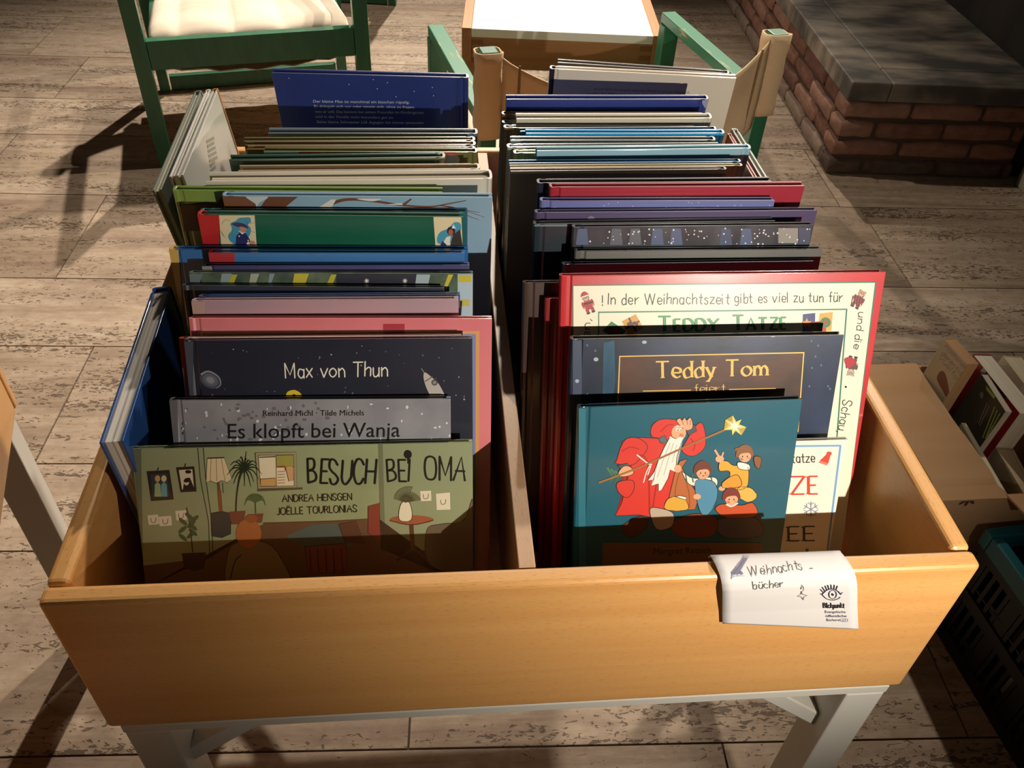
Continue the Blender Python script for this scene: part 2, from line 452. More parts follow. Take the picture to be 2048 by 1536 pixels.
    def pen(s, part, txt, p0, p1, h, m, layer=3, weight=0.09, serif=False, sc=False, gap=2.2, jit=0.0, thin=0.35, clipv=None):
        A, X, U = s.frame(p0, p1, h)
        rnd = random.Random(len(txt) * 7 + 1)
        glyphs, x = [], 0.0
        for ch in txt:
            k = 1.0
            if ch == ' ': x += 5.0; continue
            if sc and ch.islower(): ch = ch.upper(); k = 0.80
            wd, st = GLYPH[ch]
            glyphs.append((x, k, st, ch)); x += wd * k + gap
        tot = x - gap
        ul = math.hypot(*U)
        for x0, k, st, ch in glyphs:
            jx, jy, js = rnd.uniform(-jit, jit) * 8, rnd.uniform(-jit, jit) * 6, rnd.uniform(-jit, jit)
            for sm, pts in st:
                q = catmull(pts, False) if sm else pts
                def T(p):
                    gx = x0 + p[0] * k + jx + js * p[1]; gy = (p[1] * k + jy) / 10
                    return (A[0] + X[0] * gx / tot + U[0] * gy, A[1] + X[1] * gx / tot + U[1] * gy)
                L = [T(p) for p in q]
                if clipv is not None and max(p[1] for p in q) < clipv: continue
                if serif:
                    ang = math.atan2(X[1], X[0])
                    def nib(dx, dy):
                        # thick on stems and falling diagonals, thin on hairlines
                        a = math.atan2(dy, dx) - ang - math.radians(20)
                        return ul * weight * (thin + (1 - thin) * abs(math.sin(a)))
                    s.ribbon(part, L, 0, m, layer, nib=nib)
                    for e, f in ((0, 1), (-1, -2)):
                        p, r = q[e], q[f]
                        if p[1] in (0, 10, 6, -3) and abs(p[1] - r[1]) > 1.2 * abs(p[0] - r[0]) * (0.45):
                            hw = 1.25; yy = p[1] + (0.25 if p[1] in (0, -3) else -0.25)
                            if p[1] == 6 and not ch.islower(): continue
                            s.ribbon(part, [T((p[0] - hw, yy)), T((p[0] + hw, yy))], ul * 0.055, m, layer)
                else:
                    s.ribbon(part, L, ul * weight, m, layer)
                    # round pen ends
                    for p in (L[0], L[-1]):
                        r = ul * weight / 2
                        s.face(part, [(p[0] + r * math.cos(a), p[1] + r * math.sin(a)) for a in [i * math.pi / 4 for i in range(8)]], m, layer)
    def done(s):
        for part, (bm, mats) in s.bms.items():
            fs = list(bm.faces); n = len(fs)
            if not n: continue
            lo = np.array([[min(v.co[i] for v in f.verts) for i in (0, 2)] for f in fs]); hi = np.array([[max(v.co[i] for v in f.verts) for i in (0, 2)] for f in fs])
            size = (hi - lo).max(axis=1); lab = np.arange(n)
            gap = np.maximum(0, np.maximum(lo[:, None] - hi[None], lo[None] - hi[:, None]))
            near = np.sqrt((gap ** 2).sum(2)) <= np.maximum(0.0195, 0.49 * np.maximum(size[:, None], size[None]))
            while True:                                   # prints that stand far apart become objects of their own
                new = np.where(near, lab[None], n).min(axis=1)
                if (new == lab).all(): break
                lab = new
            for k in sorted(set(lab.tolist())):
                sub = bmesh.new(); used = []
                for i in np.nonzero(lab == k)[0]:
                    f = sub.faces.new([sub.verts.new(v.co) for v in fs[i].verts])
                    m = mats[fs[i].material_index]
                    if m not in used: used.append(m)
                    f.material_index = used.index(m)
                bmesh.ops.triangulate(sub, faces=[f for f in sub.faces if len(f.verts) > 4])
                if s.warp:
                    for v in sub.verts: v.co = s.warp(v.co)
                link_mesh(part, sub, used, s.parent)
            bm.free()
        s.bms = {}
def art_on(b, crop): return Art(b.P, b.R, b.W, b.H, crop, b.cover)

def catmull(pts, closed, k=5):
    n = len(pts); out = []
    if n < 3: return list(pts)
    rng = range(n) if closed else range(n - 1)
    for i in rng:
        if closed: a, b, c, d = (pts[(i + j) % n] for j in (-1, 0, 1, 2))
        else: a, b, c, d = pts[max(i - 1, 0)], pts[i], pts[i + 1], pts[min(i + 2, n - 1)]
        for t in [j / k for j in range(k)]:
            out.append(tuple(0.5 * (2 * b[q] + (c[q] - a[q]) * t + (2 * a[q] - 5 * b[q] + 4 * c[q] - d[q]) * t * t + (3 * b[q] - a[q] - 3 * c[q] + d[q]) * t ** 3) for q in (0, 1)))
    if not closed: out.append(tuple(pts[-1]))
    return out

def font_mesh(txt):
    cu = bpy.data.curves.new('lettering', 'FONT'); cu.body = txt; cu.resolution_u = 3
    o = bpy.data.objects.new('lettering', cu)
    C.objects.link(o)
    dg = bpy.context.evaluated_depsgraph_get(); dg.update()
    me = bpy.data.meshes.new_from_object(o.evaluated_get(dg))
    bpy.data.objects.remove(o); bpy.data.curves.remove(cu)
    xs = [v.co.x for v in me.vertices]; x0 = min(xs)
    for v in me.vertices: v.co.x -= x0
    return me, max(xs) - x0
_m, _w = font_mesh('H'); CAPH = max(v.co.y for v in _m.vertices); bpy.data.meshes.remove(_m)

# single line letters: advance width, then strokes of two base-36 digits per point (baseline 3, capitals reach d); ~ marks a curve
_G = {
 'A': "8|03 4d 83|17 77", 'B': "6|03 0d|~0d 4d 5b 49 08|~08 48 66 54 03", 'C': "7|~7b 5d 2d 0a 06 23 53 75", 'D': "7|03 0d|~0d 4d 7a 76 43 03",
 'E': "5|03 0d|0d 5d|03 53|08 48", 'F': "5|03 0d|0d 5d|08 48", 'G': "7|~7b 5d 2d 0a 06 23 53 76|76 78|78 48", 'H': "7|03 0d|73 7d|08 78", 'I': "1|03 0d",
 'J': "4|4d 46|~46 44 23 04", 'K': "6|03 0d|6d 07 63", 'L': "5|03 0d|03 53", 'M': "8|03 0d|0d 45 8d|8d 83", 'N': "7|03 0d|0d 73|73 7d", 'O': "8|~4d 1c 08 14 43 74 88 7c 4d",
 'P': "6|03 0d|~0d 5d 69 07", 'R': "6|03 0d|~0d 5c 5a 38 08|38 63", 'S': "6|~6b 4d 1d 0a 28 47 65 43 13 05", 'T': "8|0d 8d|4d 43", 'U': "7|0d 06|~06 14 33 54 76|76 7d",
 'V': "8|0d 43|43 8d", 'W': "c|0d 33|33 6d|6d 93|93 cd", 'Z': "7|0d 7d|7d 03|03 73", 'X': "7|0d 73|03 7d",
 'a': "5|~58 39 19 06 14 33 55|59 53", 'b': "5|0d 03|~07 39 58 56 43 13 04", 'c': "5|~58 39 19 06 14 33 54", 'd': "5|5d 53|~57 39 18 06 13 33 54", 'e': "5|06 56|~56 58 39 19 06 14 33 54",
 'f': "4|~4d 3d 2c 29|29 23|09 49", 'g': "5|~58 39 19 06 14 34 55|59 53|~53 41 20 01", 'h': "5|0d 03|~07 39 58 56|56 53", 'i': "1|09 03|0b 0c", 'j': "3|39 32|~32 20 00|3b 3c", 'k': "5|0d 03|49 06 53",
 'l': "1|0d 03", 'm': "8|09 03|~07 29 47|47 43|~47 69 87|87 83", 'n': "5|09 03|~07 39 57|57 53", 'o': "6|~39 18 06 14 33 54 66 58 39", 'p': "5|09 00|~07 39 58 56 43 13 05",
 'r': "4|09 03|~06 28 49", 's': "4|~48 29 08 17 36 45 33 13 04", 't': "4|2c 24|~24 33 43|09 49", 'u': "5|09 05|~05 13 33 55|59 53", 'v': "6|09 33|33 69", 'w': "8|09 23|23 48|48 63|63 89",
 'x': "5|09 53|03 59", 'z': "5|09 59|59 03|03 53", 'y': "5|09 33|59 33 10", '!': "1|0d 06|03 04", '.': "1|03 04", ',': "1|13 01", '-': "3|07 37", 'Y': "8|0d 48|48 8d|48 43", 'ä': "5|~58 39 19 06 14 33 55|59 53|1b 1c|4b 4c",
}
GLYPH = {}
for _k, _v in _G.items():
    _p = _v.split('|'); _s = []
    for q in _p[1:]:
        sm = q[0] == '~'
        _s.append((sm, [(int(a[0], 36), int(a[1], 36) - 3) for a in q.lstrip('~').split()]))
    GLYPH[_k] = (int(_p[0], 36), _s)
GLYPH['ü'] = (5, GLYPH['u'][1] + [(False, [(1, 8), (1, 9)]), (False, [(4, 8), (4, 9)])])
GLYPH['Ë'] = (5, GLYPH['E'][1] + [(False, [(1, 11.5), (1, 12.3)]), (False, [(4, 11.5), (4, 12.3)])])
# ---------------------------------------------------------------- filling the trough
def px(crop, x, y): return (crop[0] + x * crop[2], crop[1] + y * crop[2])
def clear_of(cur, prev):
    def corners(b, y): return [b.P + b.R @ np.array([sx * b.W / 2, y, z]) for sx in (-1, 1) for z in (0, b.H)]
    npv = prev.R @ np.array([0, 1.0, 0]); pb = prev.P + prev.R @ np.array([0, prev.th + 0.0004, 0])
    if all(np.dot(q - pb, npv) > 0 for q in corners(cur, -0.0003)): return True
    ncv = cur.R @ np.array([0, 1.0, 0]); cf = cur.P + cur.R @ np.array([0, -0.0004, 0])
    return all(np.dot(q - cf, ncv) < 0 for q in corners(prev, prev.th + 0.0003))
PLACED = {'L': [], 'R': []}
def shelve(col, label, TL, TR, y, lean, th, m, **k):
    """stand a book in the trough: measured top corners, foot at depth y, leaning back by lean degrees"""
    ln = math.radians(lean); zb = BASE_TOP + 0.0004 + max(0.0, th * math.sin(ln))
    xc = -0.17 if col == 'L' else 0.17
    for _ in range(60):
        P, yaw, H, W = fit(TL, TR, np.array([xc, y, zb]), ln, 0.0)
        c = Book(); c.P, c.R, c.W, c.H, c.th = P, rot_book(yaw, ln), W, H, th
        if all(clear_of(c, q) for q in PLACED[col][-4:]): break
        y += 0.0012
    b = make_book(label, P, yaw, ln, W, H, th, m, **k)
    PLACED[col].append(b)
    return b
LEFTG, RIGHTG = 'picture books in the left row of the trough', 'christmas picture books in the right row of the trough'
K = ink('1c1916'); CREAM = ink('f3ead2')

# --- left row, front to back --------------------------------------------------
SAGE = cover_mat('a3ab80', '8f9a72', scale=(14, 14, 14), thr=(0.35, 0.7))
b = shelve('L', 'front book of the left row, sage green with a painted sitting room', (259, 898), (945, 884), .030, 27, .0085, SAGE, group=LEFTG)
a = art_on(b, Z3); P_ = 'cover_picture'
dk = ink('6f7454'); wall2 = ink('8c936f'); frm = ink('33241a')
a.rect(P_, 195, 765, 232, 1400, ink('6d735a'), 0)
a.poly(P_, [(1312, 742), (1745, 735), (1745, 1230), (1330, 1235)], ink('929a75'), 0)
a.poly(P_, [(232, 762), (520, 755), (550, 1265), (232, 1300)], ink('989f78'), 0)
a.poly(P_, [(1312, 742), (1332, 742), (1345, 1235), (1322, 1225)], ink('74785a'), 1)
for x0, x1 in ((490, 545), (515, 560)): a.line(P_, [(x0, 757), (x0 + 12, 900), (x1 - 5, 1100), (x1, 1260)], 4, ink('3d3b2c'), 2)
a.poly(P_, [(232, 1300), (550, 1262), (800, 1105), (1320, 1090), (1345, 1232), (1745, 1225), (1745, 1400), (232, 1400)], ink('6b4c33'), 1)
a.poly(P_, [(890, 1165), (1010, 1112), (1160, 1105), (1200, 1210), (980, 1220)], ink('566058'), 2)
a.line(P_, [(788, 1106), (1100, 1097), (1320, 1085)], 5, ink('5b3f2b'), 3)
for q, inner in (([(258, 870), (362, 864), (382, 998), (278, 1006)], 1), ([(392, 852), (475, 848), (486, 962), (412, 966)], 2)):
    a.poly(P_, q, frm, 3)
    cx, cy = sum(p[0] for p in q) / 4, sum(p[1] for p in q) / 4
    a.poly(P_, [(cx + (p[0] - cx) * .74, cy + (p[1] - cy) * .78) for p in q], ink('2e3f48' if inner == 1 else 'd9cdb0'), 4)
for x, c, d in ((308, 'cfa36a', '9fb47a'), (337, 'd9c08a', '6fa3a8')):
    a.poly(P_, [(x - 14, 985), (x - 12, 930), (x, 918), (x + 13, 930), (x + 16, 985)], ink(d), 5); a.ell(P_, x, 903, 12, 15, ink(c), 6)
a.oline(P_, [(425, 955), (432, 905), (452, 895), (478, 955)], ink('23201d'), 5); a.ell(P_, 447, 884, 13, 16, ink('e0c9a0'), 6); a.ell(P_, 448, 872, 14, 8, K, 7)
a.ell(P_, 440, 922, 11, 12, ink('e0c9a0'), 6); a.ell(P_, 439, 914, 12, 7, K, 7)
for p, q in (((308, 868), (312, 852)), ((432, 850), (436, 834))): a.line(P_, [p, q], 4, K, 5)
a.oline(P_, [(535, 812), (610, 808), (645, 905), (625, 922), (600, 912), (575, 924), (550, 914), (530, 920)], ink('e6d2a6'), 3)
for x0, x1 in ((552, 548), (575, 578), (598, 615)): a.line(P_, [(x0, 812), (x1, 915)], 2.5, ink('8f774e'), 4)
a.line(P_, [(535, 811), (612, 808)], 5, frm, 4)
a.line(P_, [(584, 922), (588, 960)], 12, ink('7b4a2c'), 3); a.line(P_, [(588, 955), (596, 1050)], 17, ink('8a5534'), 3); a.line(P_, [(604, 922), (607, 970)], 2.5, frm, 4)
a.oline(P_, [(550, 1062), (600, 1052), (642, 1062), (640, 1155), (600, 1172), (555, 1165)], ink('3b3d3a'), 3)
a.line(P_, [(664, 1055), (668, 980), (680, 900), (690, 870)], 7, ink('38301f'), 4, True)
for i in range(17):
    t_ = -2.9 + i * .37; r = 62 + (i * 37 % 23)
    a.line(P_, [(702, 858), (702 + r * .6 * math.cos(t_), 850 + r * .55 * math.sin(t_)), (702 + r * math.cos(t_), 858 + r * .85 * math.sin(t_) + 22)], 9, ink('23301f'), 5, True, 1.5)
a.line(P_, [(702, 862), (712, 780)], 8, ink('23301f'), 5, False, 2)
a.line(P_, [(755, 1062), (752, 1010)], 5, ink('4b4a2c'), 4)
for i in range(11):
    t_ = -3.1 + i * .31; r = 48
    a.line(P_, [(752, 1010), (752 + r * .7 * math.cos(t_), 1000 + r * .6 * math.sin(t_)), (752 + r * math.cos(t_), 1012 + r * .7 * math.sin(t_) + 14)], 9, ink('4f6a3c'), 5, True, 2)
for q in ([(632, 1055), (708, 1050), (700, 1110), (645, 1112)], [(722, 1066), (790, 1062), (782, 1104), (730, 1106)]): a.poly(P_, q, ink('7d4734'), 4)
a.oline(P_, [(752, 786), (938, 783), (942, 945), (765, 950)], ink('a89c76'), 3); a.oline(P_, [(766, 798), (926, 795), (929, 935), (777, 938)], ink('f0e2bf'), 4)
a.oline(P_, [(848, 797), (926, 795), (929, 850), (850, 852)], ink('a8a250'), 5); a.oline(P_, [(776, 905), (844, 900), (846, 938), (777, 938)], ink('d9a866'), 5)
a.line(P_, [(846, 797), (850, 936)], 4, ink('9b8a5e'), 6); a.oline(P_, [(890, 850), (922, 846), (925, 910), (905, 915)], ink('dda974'), 6)
for i in range(5): a.line(P_, [(855, 872 + i * 13), (888, 870 + i * 13)], 4, ink('b98d5c'), 6)
a.line(P_, [(852, 850), (885, 846), (892, 868)], 6, ink('a4482e'), 7)
a.line(P_, [(762, 957), (968, 948)], 10, ink('5f553e'), 4)
a.line(P_, [(770, 806), (845, 803)], 5, frm, 6)
a.oline(P_, [(1266, 1030), (1318, 1015), (1318, 1095), (1325, 1200), (1265, 1150)], ink('8a3b2e'), 3)
a.oline(P_, [(1130, 1110), (1210, 1096), (1250, 1200), (1160, 1190)], ink('5d3a28'), 3)
a.ell(P_, 1464, 1090, 100, 20, ink('a05a38'), 3); a.line(P_, [(1364, 1094), (1464, 1114), (1564, 1092)], 5, ink('5b2f1d'), 4, True)
a.line(P_, [(1462, 1110), (1470, 1235)], 20, ink('5b3522'), 3); a.line(P_, [(1395, 1278), (1470, 1228), (1532, 1270)], 12, ink('4b2b1d'), 3, True)
a.oline(P_, [(1420, 1012), (1452, 1010), (1466, 1058), (1458, 1094), (1412, 1094), (1406, 1055)], ink('e8dfc0'), 5, True)
for i in range(22):
    t_ = -2.75 + i * .12; r = 52 + (i * 29 % 27)
    a.line(P_, [(1436, 1012), (1436 + r * math.cos(t_), 1014 + r * math.sin(t_) * .95)], 3, ink('4c4d30'), 5); a.ell(P_, 1436 + r * math.cos(t_), 1012 + r * math.sin(t_) * .95, 5, 5, ink('70694a'), 6, n=6)
for q in ([(1502, 960), (1552, 958), (1554, 1004), (1506, 1006)], [(1574, 972), (1638, 966), (1640, 1044), (1578, 1046)], [(262, 1070), (310, 1066), (316, 1110), (268, 1114)], [(312, 1076), (370, 1072), (374, 1116), (318, 1120)], [(388, 1050), (438, 1046), (442, 1090), (394, 1094)]):
    a.poly(P_, q, ink('e5dcc0'), 4); cx, cy = sum(p[0] for p in q) / 4, sum(p[1] for p in q) / 4
    a.line(P_, [(cx - 12, cy - 8), (cx - 8, cy + 12), (cx + 8, cy + 10), (cx + 12, cy - 10)], 3, ink('6d5a48'), 5, True)
for i in range(9): a.ell(P_, 452 + 30 * math.sin(i * 2.2), 1075 + i * 12, 24, 9, ink('49583a'), 5, (-1) ** i * .7)
a.line(P_, [(440, 1035), (455, 1110), (468, 1240)], 5, ink('3a3a26'), 5, True)
a.oline(P_, [(420, 1245), (528, 1240), (518, 1310), (478, 1322), (432, 1312)], ink('46302a'), 5)
a.oline(P_, [(640, 1400), (625, 1260), (665, 1195), (785, 1190), (860, 1250), (905, 1400)], ink('8a7450'), 5, True)
a.ell(P_, 722, 1152, 58, 66, ink('b06a3a'), 6); a.ell(P_, 735, 1085, 28, 20, ink('9a5630'), 7)
a.line(P_, [(640, 1360), (660, 1280), (690, 1250)], 5, frm, 7, True)
a.oline(P_, [(978, 1212), (1165, 1198), (1170, 1330), (990, 1336)], ink('7c3f2a'), 5)
for i in range(5): a.line(P_, [(1000 + i * 36, 1222), (1006 + i * 36, 1330)], 6, ink('4f281b'), 6)
a.oline(P_, [(1532, 1140), (1600, 1110), (1700, 1095), (1745, 1000), (1745, 1310), (1550, 1300)], ink('6a5a48'), 4, True)
T_ = 'title_lettering'
a.pen(T_, 'BESUCH', (1000, 925), (1300, 930), 108, K, 8, .085, jit=.12); a.pen(T_, 'BEI', (1352, 912), (1455, 912), 98, K, 8, .085, jit=.1); a.pen(T_, 'OMA', (1520, 902), (1705, 910), 106, K, 8, .08, jit=.1)
a.ell(T_, 1447, 793, 18, 20, K, 9); a.line(T_, [(1448, 805), (1450, 835)], 8, K, 9)
a.pen(T_, 'ANDREA HENSGEN', (877, 1009), (1192, 1000), 30, K, 8, .12); a.pen(T_, 'JOËLLE TOURLONIAS', (853, 1068), (1215, 1054), 31, K, 8, .12)
a.done()

SKY = cover_mat('9b9aa0', '84848c', scale=(22, 22, 22), thr=(0.35, 0.65))
b = shelve('L', 'grey snow-flecked book with black printed title, second from the front in the left row', (338, 800), (901, 797), .045, 26, .009, SKY, group=LEFTG)
a = art_on(b, Z3)
a.rect('cover_picture', 358, 540, 398, 1000, ink('6f6f74'), 0)
rnd = random.Random(5)
for i in range(46): a.ell('cover_picture', rnd.uniform(420, 1640), rnd.uniform(555, 735), rnd.uniform(3, 8), rnd.uniform(4, 9), ink('dcdcdc'), 1, n=7)
for i in range(44): a.ell('cover_picture', rnd.uniform(420, 1100), rnd.uniform(560, 740), rnd.uniform(5, 12), rnd.uniform(4, 9), ink('6f6f76'), 1, n=7)
a.text('title_lettering', 'Reinhard Michl · Tilde Michels', (788, 619), (1247, 616), 25, K, 4)
a.text('title_lettering', 'Es klopft bei Wanja', (628, 721), (1410, 713), 66, K, 4)
a.done()

NAVY = cover_mat('2a2c3a', '232532', scale=(12, 12, 12))
b = shelve('L', 'dark navy space book with a small rocket, third in the left row', (367, 681), (945, 676), .062, 25, .009, NAVY, group=LEFTG)
a = art_on(b, Z3)
a.rect('cover_picture', 428, 280, 470, 700, ink('4a4c5a'), 0)
rnd = random.Random(9)
for i in range(70): r = rnd.uniform(1.5, 5); a.ell('cover_picture', rnd.uniform(490, 1720), rnd.uniform(300, 700), r, r, ink(rnd.choice(['8d909c', '5d606e', '5d606e'])), 1, n=6)
for rr, cc in ((50, '4d505e'), (36, '666976'), (20, '8b8d98')): a.ell('cover_picture', 548, 455, rr, rr * .72, ink(cc), 2 + (50 - rr) // 10, .5)
a.line('cover_picture', [(505, 430), (540, 415), (585, 440), (595, 475), (575, 492)], 9, ink('9496a0'), 6, True, 3)
a.poly('cover_picture', [(1522, 420), (1555, 442), (1592, 480), (1625, 560), (1575, 560), (1540, 510), (1520, 455)], ink('b9b2aa'), 3, True)
a.ell('cover_picture', 1568, 466, 14, 14, ink('45424a'), 4); a.ell('cover_picture', 1568, 466, 9, 9, ink('8b8580'), 5); a.line('cover_picture', [(1520, 420), (1508, 402)], 4, ink('8c8880'), 4)
a.line('cover_picture', [(1525, 462), (1560, 438)], 4, ink('5a5656'), 5)
a.poly('cover_picture', [(893, 530), (900, 508), (930, 500), (955, 512), (965, 530), (945, 530), (928, 518), (915, 530)], ink('e8c93f'), 3, True)
a.pen('title_lettering', 'Max von Thun', (892, 446), (1352, 436), 66, ink('efe9da'), 5, .085, jit=.06)
a.done()

b = shelve('L', 'white book with red spine corner showing just above the navy space book', (357, 677), (923, 670), .075, 25, .008, cover_mat('e2d8cc'), spine_mat=cover_mat('a02a2c'), group=LEFTG)
a = art_on(b, Z3); a.rect('cover_picture', 400, 255, 500, 400, ink('a83034'), 0); a.rect('cover_picture', 1335, 240, 1435, 330, ink('a83038'), 0); a.done()

PINK = cover_mat('e08186', 'd6757c', scale=(9, 9, 9))
b = shelve('L', 'large salmon pink book with blue and orange inner frame in the left row', (376, 637), (984, 637), .09, 22.5, .010, PINK, group=LEFTG)
a = art_on(b, Z3)
a.poly('cover_picture', [(520, 236), (1772, 232), (1768, 1300), (560, 1300)], ink('d99a5c'), 0); a.poly('cover_picture', [(535, 250), (1756, 246), (1752, 1300), (570, 1300)], ink('7b86b4'), 1)
a.rect('cover_picture', 1335, 200, 1432, 252, ink('a83442'), 2); a.done()

ROSE = cover_mat('c7959a', '9a8f9c', scale=(4, 1, 3), thr=(.3, .7))
b = shelve('L', 'pinkish grey book with worn pale corners behind the salmon pink book', (382, 602), (917, 598), .105, 20, .010, ROSE, group=LEFTG)
a = art_on(b, Z1); a.poly('cover_picture', [(240, 1400), (318, 1392), (322, 1500), (250, 1500)], ink('b99b92'), 0); a.done()
b = shelve('L', 'dark blue book just peeking over the pinkish grey one', (396, 593), (920, 588), .125, 19.5, .0075, cover_mat('2d4a78'), group=LEFTG)
b = shelve('L', 'black book with faint grey sky, narrow strip behind the blue one', (363, 571), (888, 576), .14, 18, .0075, cover_mat('24262c', '3b3e48', scale=(8, 8, 8), thr=(.4, .75)), group=LEFTG)

GRN = cover_mat('3f4f45', '62735a', scale=(40, 40, 40), thr=(.4, .62))
b = shelve('L', 'book with green and yellow foliage band and pale blue right border', (377, 546), (946, 547), .158, 16, .008, GRN, group=LEFTG)
a = art_on(b, Z1)
for x0, x1, c in ((230, 310, '6d7d80'), (420, 480, '8aa0a0'), (590, 640, 'a5ad9a'), (845, 930, 'c3b73c'), (700, 730, '8398a0')): a.poly('cover_picture', [(x0, 1250), (x1, 1250), (x1 - 25, 1320), (x0 - 12, 1320)], ink(c), 0)
for x0 in (480, 1060): a.poly('cover_picture', [(x0, 1255), (x0 + 32, 1255), (x0 + 5, 1320), (x0 - 30, 1320)], ink('b5b03c'), 1)
a.rect('cover_picture', 1090, 1250, 1560, 1330, ink('2b2e3a'), 0)
for x in (1268, 1492):
    for k_ in range(4): t_ = k_ * math.pi / 4; a.line('cover_picture', [(x - 14 * math.cos(t_), 1292 - 14 * math.sin(t_)), (x + 14 * math.cos(t_), 1292 + 14 * math.sin(t_))], 3, ink('e9e9e4'), 2)
a.poly('cover_picture', [(1560, 1255), (1640, 1255), (1625, 1330), (1550, 1330)], ink('9fb2bc'), 0); a.poly('cover_picture', [(1745, 1255), (1775, 1255), (1735, 1340), (1715, 1340)], ink('c3b73c'), 1)
a.rect('cover_picture', 1800, 1252, 1890, 1600, ink('a9c2d0'), 0); a.rect('cover_picture', 1805, 1258, 1880, 1300, ink('c3b73c'), 1); a.rect('cover_picture', 1815, 1400, 1870, 1440, ink('bdb45a'), 1)
a.done()
b = shelve('L', 'thin purple book with scuffed grey corner in the left row', (403, 532), (939, 530), .175, 14, .008, cover_mat('4d4a78', '434068', scale=(6, 6, 6)), group=LEFTG)
a = art_on(b, Z1); a.poly('cover_picture', [(300, 1205), (360, 1200), (368, 1232), (310, 1236)], ink('8d8880'), 0); a.done()
b = shelve('L', 'sky blue book with red spine strip in the left row', (416, 505), (929, 506), .20, 12, .008, cover_mat('3f78b4', '376aa2', scale=(5, 5, 5)), spine_mat=cover_mat('a8322f'), group=LEFTG)
a = art_on(b, Z1); a.rect('cover_picture', 335, 1115, 494, 1300, ink('b0353a'), 0); a.line('cover_picture', [(925, 1132), (975, 1152), (1000, 1172)], 6, ink('4f6f86'), 1, True, 2); a.done()
b = shelve('L', 'wide deep blue book with yellow spine in the left row', (337, 499), (936, 499), .215, 10.5, .010, cover_mat('2470b4', '1d5f9e', scale=(5, 5, 5)), spine_mat=cover_mat('cfae5a'), group=LEFTG)
a = art_on(b, Z1); a.rect('cover_picture', 105, 1110, 166, 1600, ink('cfae5a'), 0); a.done()

BOTTLE = cover_mat('17604a', '145640', scale=(6, 6, 6))
b = shelve('L', 'bottle green book with red spine and two cartoon vignettes of robed figures', (394, 429), (926, 434), .265, 6, .010, BOTTLE, spine_mat=cover_mat('b02328'), group=LEFTG)
a = art_on(b, Z1)
a.rect('cover_picture', 270, 900, 404, 1300, ink('b8262c'), 0)
for x0, x1 in ((404, 626), (1658, 1836)): a.poly('cover_picture', [(x0, 908), (x1 - 14, 908), (x1, 1110), (x0 + 14, 1110)], ink('dfd2ab'), 0)
a.poly('cover_picture', [(470, 958), (500, 942), (520, 925), (548, 922), (585, 922), (590, 950), (570, 962), (590, 985), (580, 1030), (520, 1085), (470, 1060), (458, 1025), (482, 990)], ink('4796b4'), 1, True)
for q in ([(420, 960), (440, 935), (470, 940)], [(430, 1030), (415, 1000), (440, 1040)], [(585, 960), (612, 950)], [(590, 1000), (615, 1010)]): a.line('cover_picture', q, 2.5, ink('8f8266'), 1, True)
a.poly('cover_picture', [(500, 1085), (505, 1030), (525, 1008), (560, 1012), (585, 1050), (590, 1085)], ink('2b2f66'), 2); a.ell('cover_picture', 545, 985, 20, 23, ink('c98a70'), 3); a.poly('cover_picture', [(478, 958), (515, 950), (560, 962), (575, 985), (540, 975), (510, 975)], ink('3b3a62'), 4, True)
a.poly('cover_picture', [(515, 995), (545, 1010), (562, 1005), (540, 1020)], ink('e9e6dc'), 4); a.ell('cover_picture', 598, 1070, 18, 13, ink('c98a70'), 4); a.ell('cover_picture', 578, 1075, 12, 12, ink('e9e6dc'), 3)
for s_ in ((522, 1030), (575, 1055)): a.ell('cover_picture', s_[0], s_[1], 5, 5, ink('e9e6dc'), 4, n=5)
a.poly('cover_picture', [(1690, 1075), (1680, 1040), (1700, 1005), (1745, 985), (1780, 950), (1815, 955), (1820, 990), (1800, 1020), (1760, 1070)], ink('4796b4'), 1, True)
a.poly('cover_picture', [(1700, 1095), (1735, 1035), (1760, 1030), (1750, 1095)], ink('e4dcc8'), 2); a.poly('cover_picture', [(1690, 1100), (1712, 1058), (1745, 1090)], ink('2b2f66'), 3); a.poly('cover_picture', [(1755, 1090), (1775, 1020), (1815, 990), (1830, 1090)], ink('3b322c'), 2)
a.ell('cover_picture', 1762, 1000, 24, 26, ink('2a211d'), 3); a.ell('cover_picture', 1760, 1008, 14, 18, ink('a9604c'), 4); a.poly('cover_picture', [(1765, 985), (1775, 960), (1790, 985)], ink('d9e6ea'), 4)
a.done()
b = shelve('L', 'teal book directly behind the bottle green one, thin strip', (400, 423), (935, 423), .28, 5, .0075, cover_mat('1f5f6e'), group=LEFTG)
SKYB = cover_mat('8fb0c6', '7fa2ba', scale=(6, 6, 6))
b = shelve('L', 'pale blue book with painted bare brown tree branches across the top', (444, 392), (985, 395), .305, 3, .010, SKYB, group=LEFTG)
a = art_on(b, Z1); br = ink('6e4430')
a.poly('cover_picture', [(420, 795), (615, 800), (630, 1000), (470, 1000)], ink('7a4f3a'), 0); a.poly('cover_picture', [(690, 800), (866, 800), (780, 870), (640, 870)], br, 1)
a.poly('cover_picture', [(560, 795), (690, 800), (640, 835), (625, 862), (615, 840)], ink('c6cdd0'), 1, True)
a.line('cover_picture', [(1010, 872), (1090, 830), (1180, 815), (1330, 828), (1480, 850), (1640, 858), (1740, 842), (1850, 822)], 22, br, 1, True, 5)
a.line('cover_picture', [(1480, 850), (1530, 812)], 16, br, 1, False, 8); a.line('cover_picture', [(1700, 850), (1790, 868), (1930, 892)], 9, br, 1, True, 2); a.line('cover_picture', [(1800, 870), (1860, 910), (1925, 935)], 7, br, 1, True, 2); a.line('cover_picture', [(1620, 858), (1760, 858), (1960, 920)], 7, br, 1, True, 2)
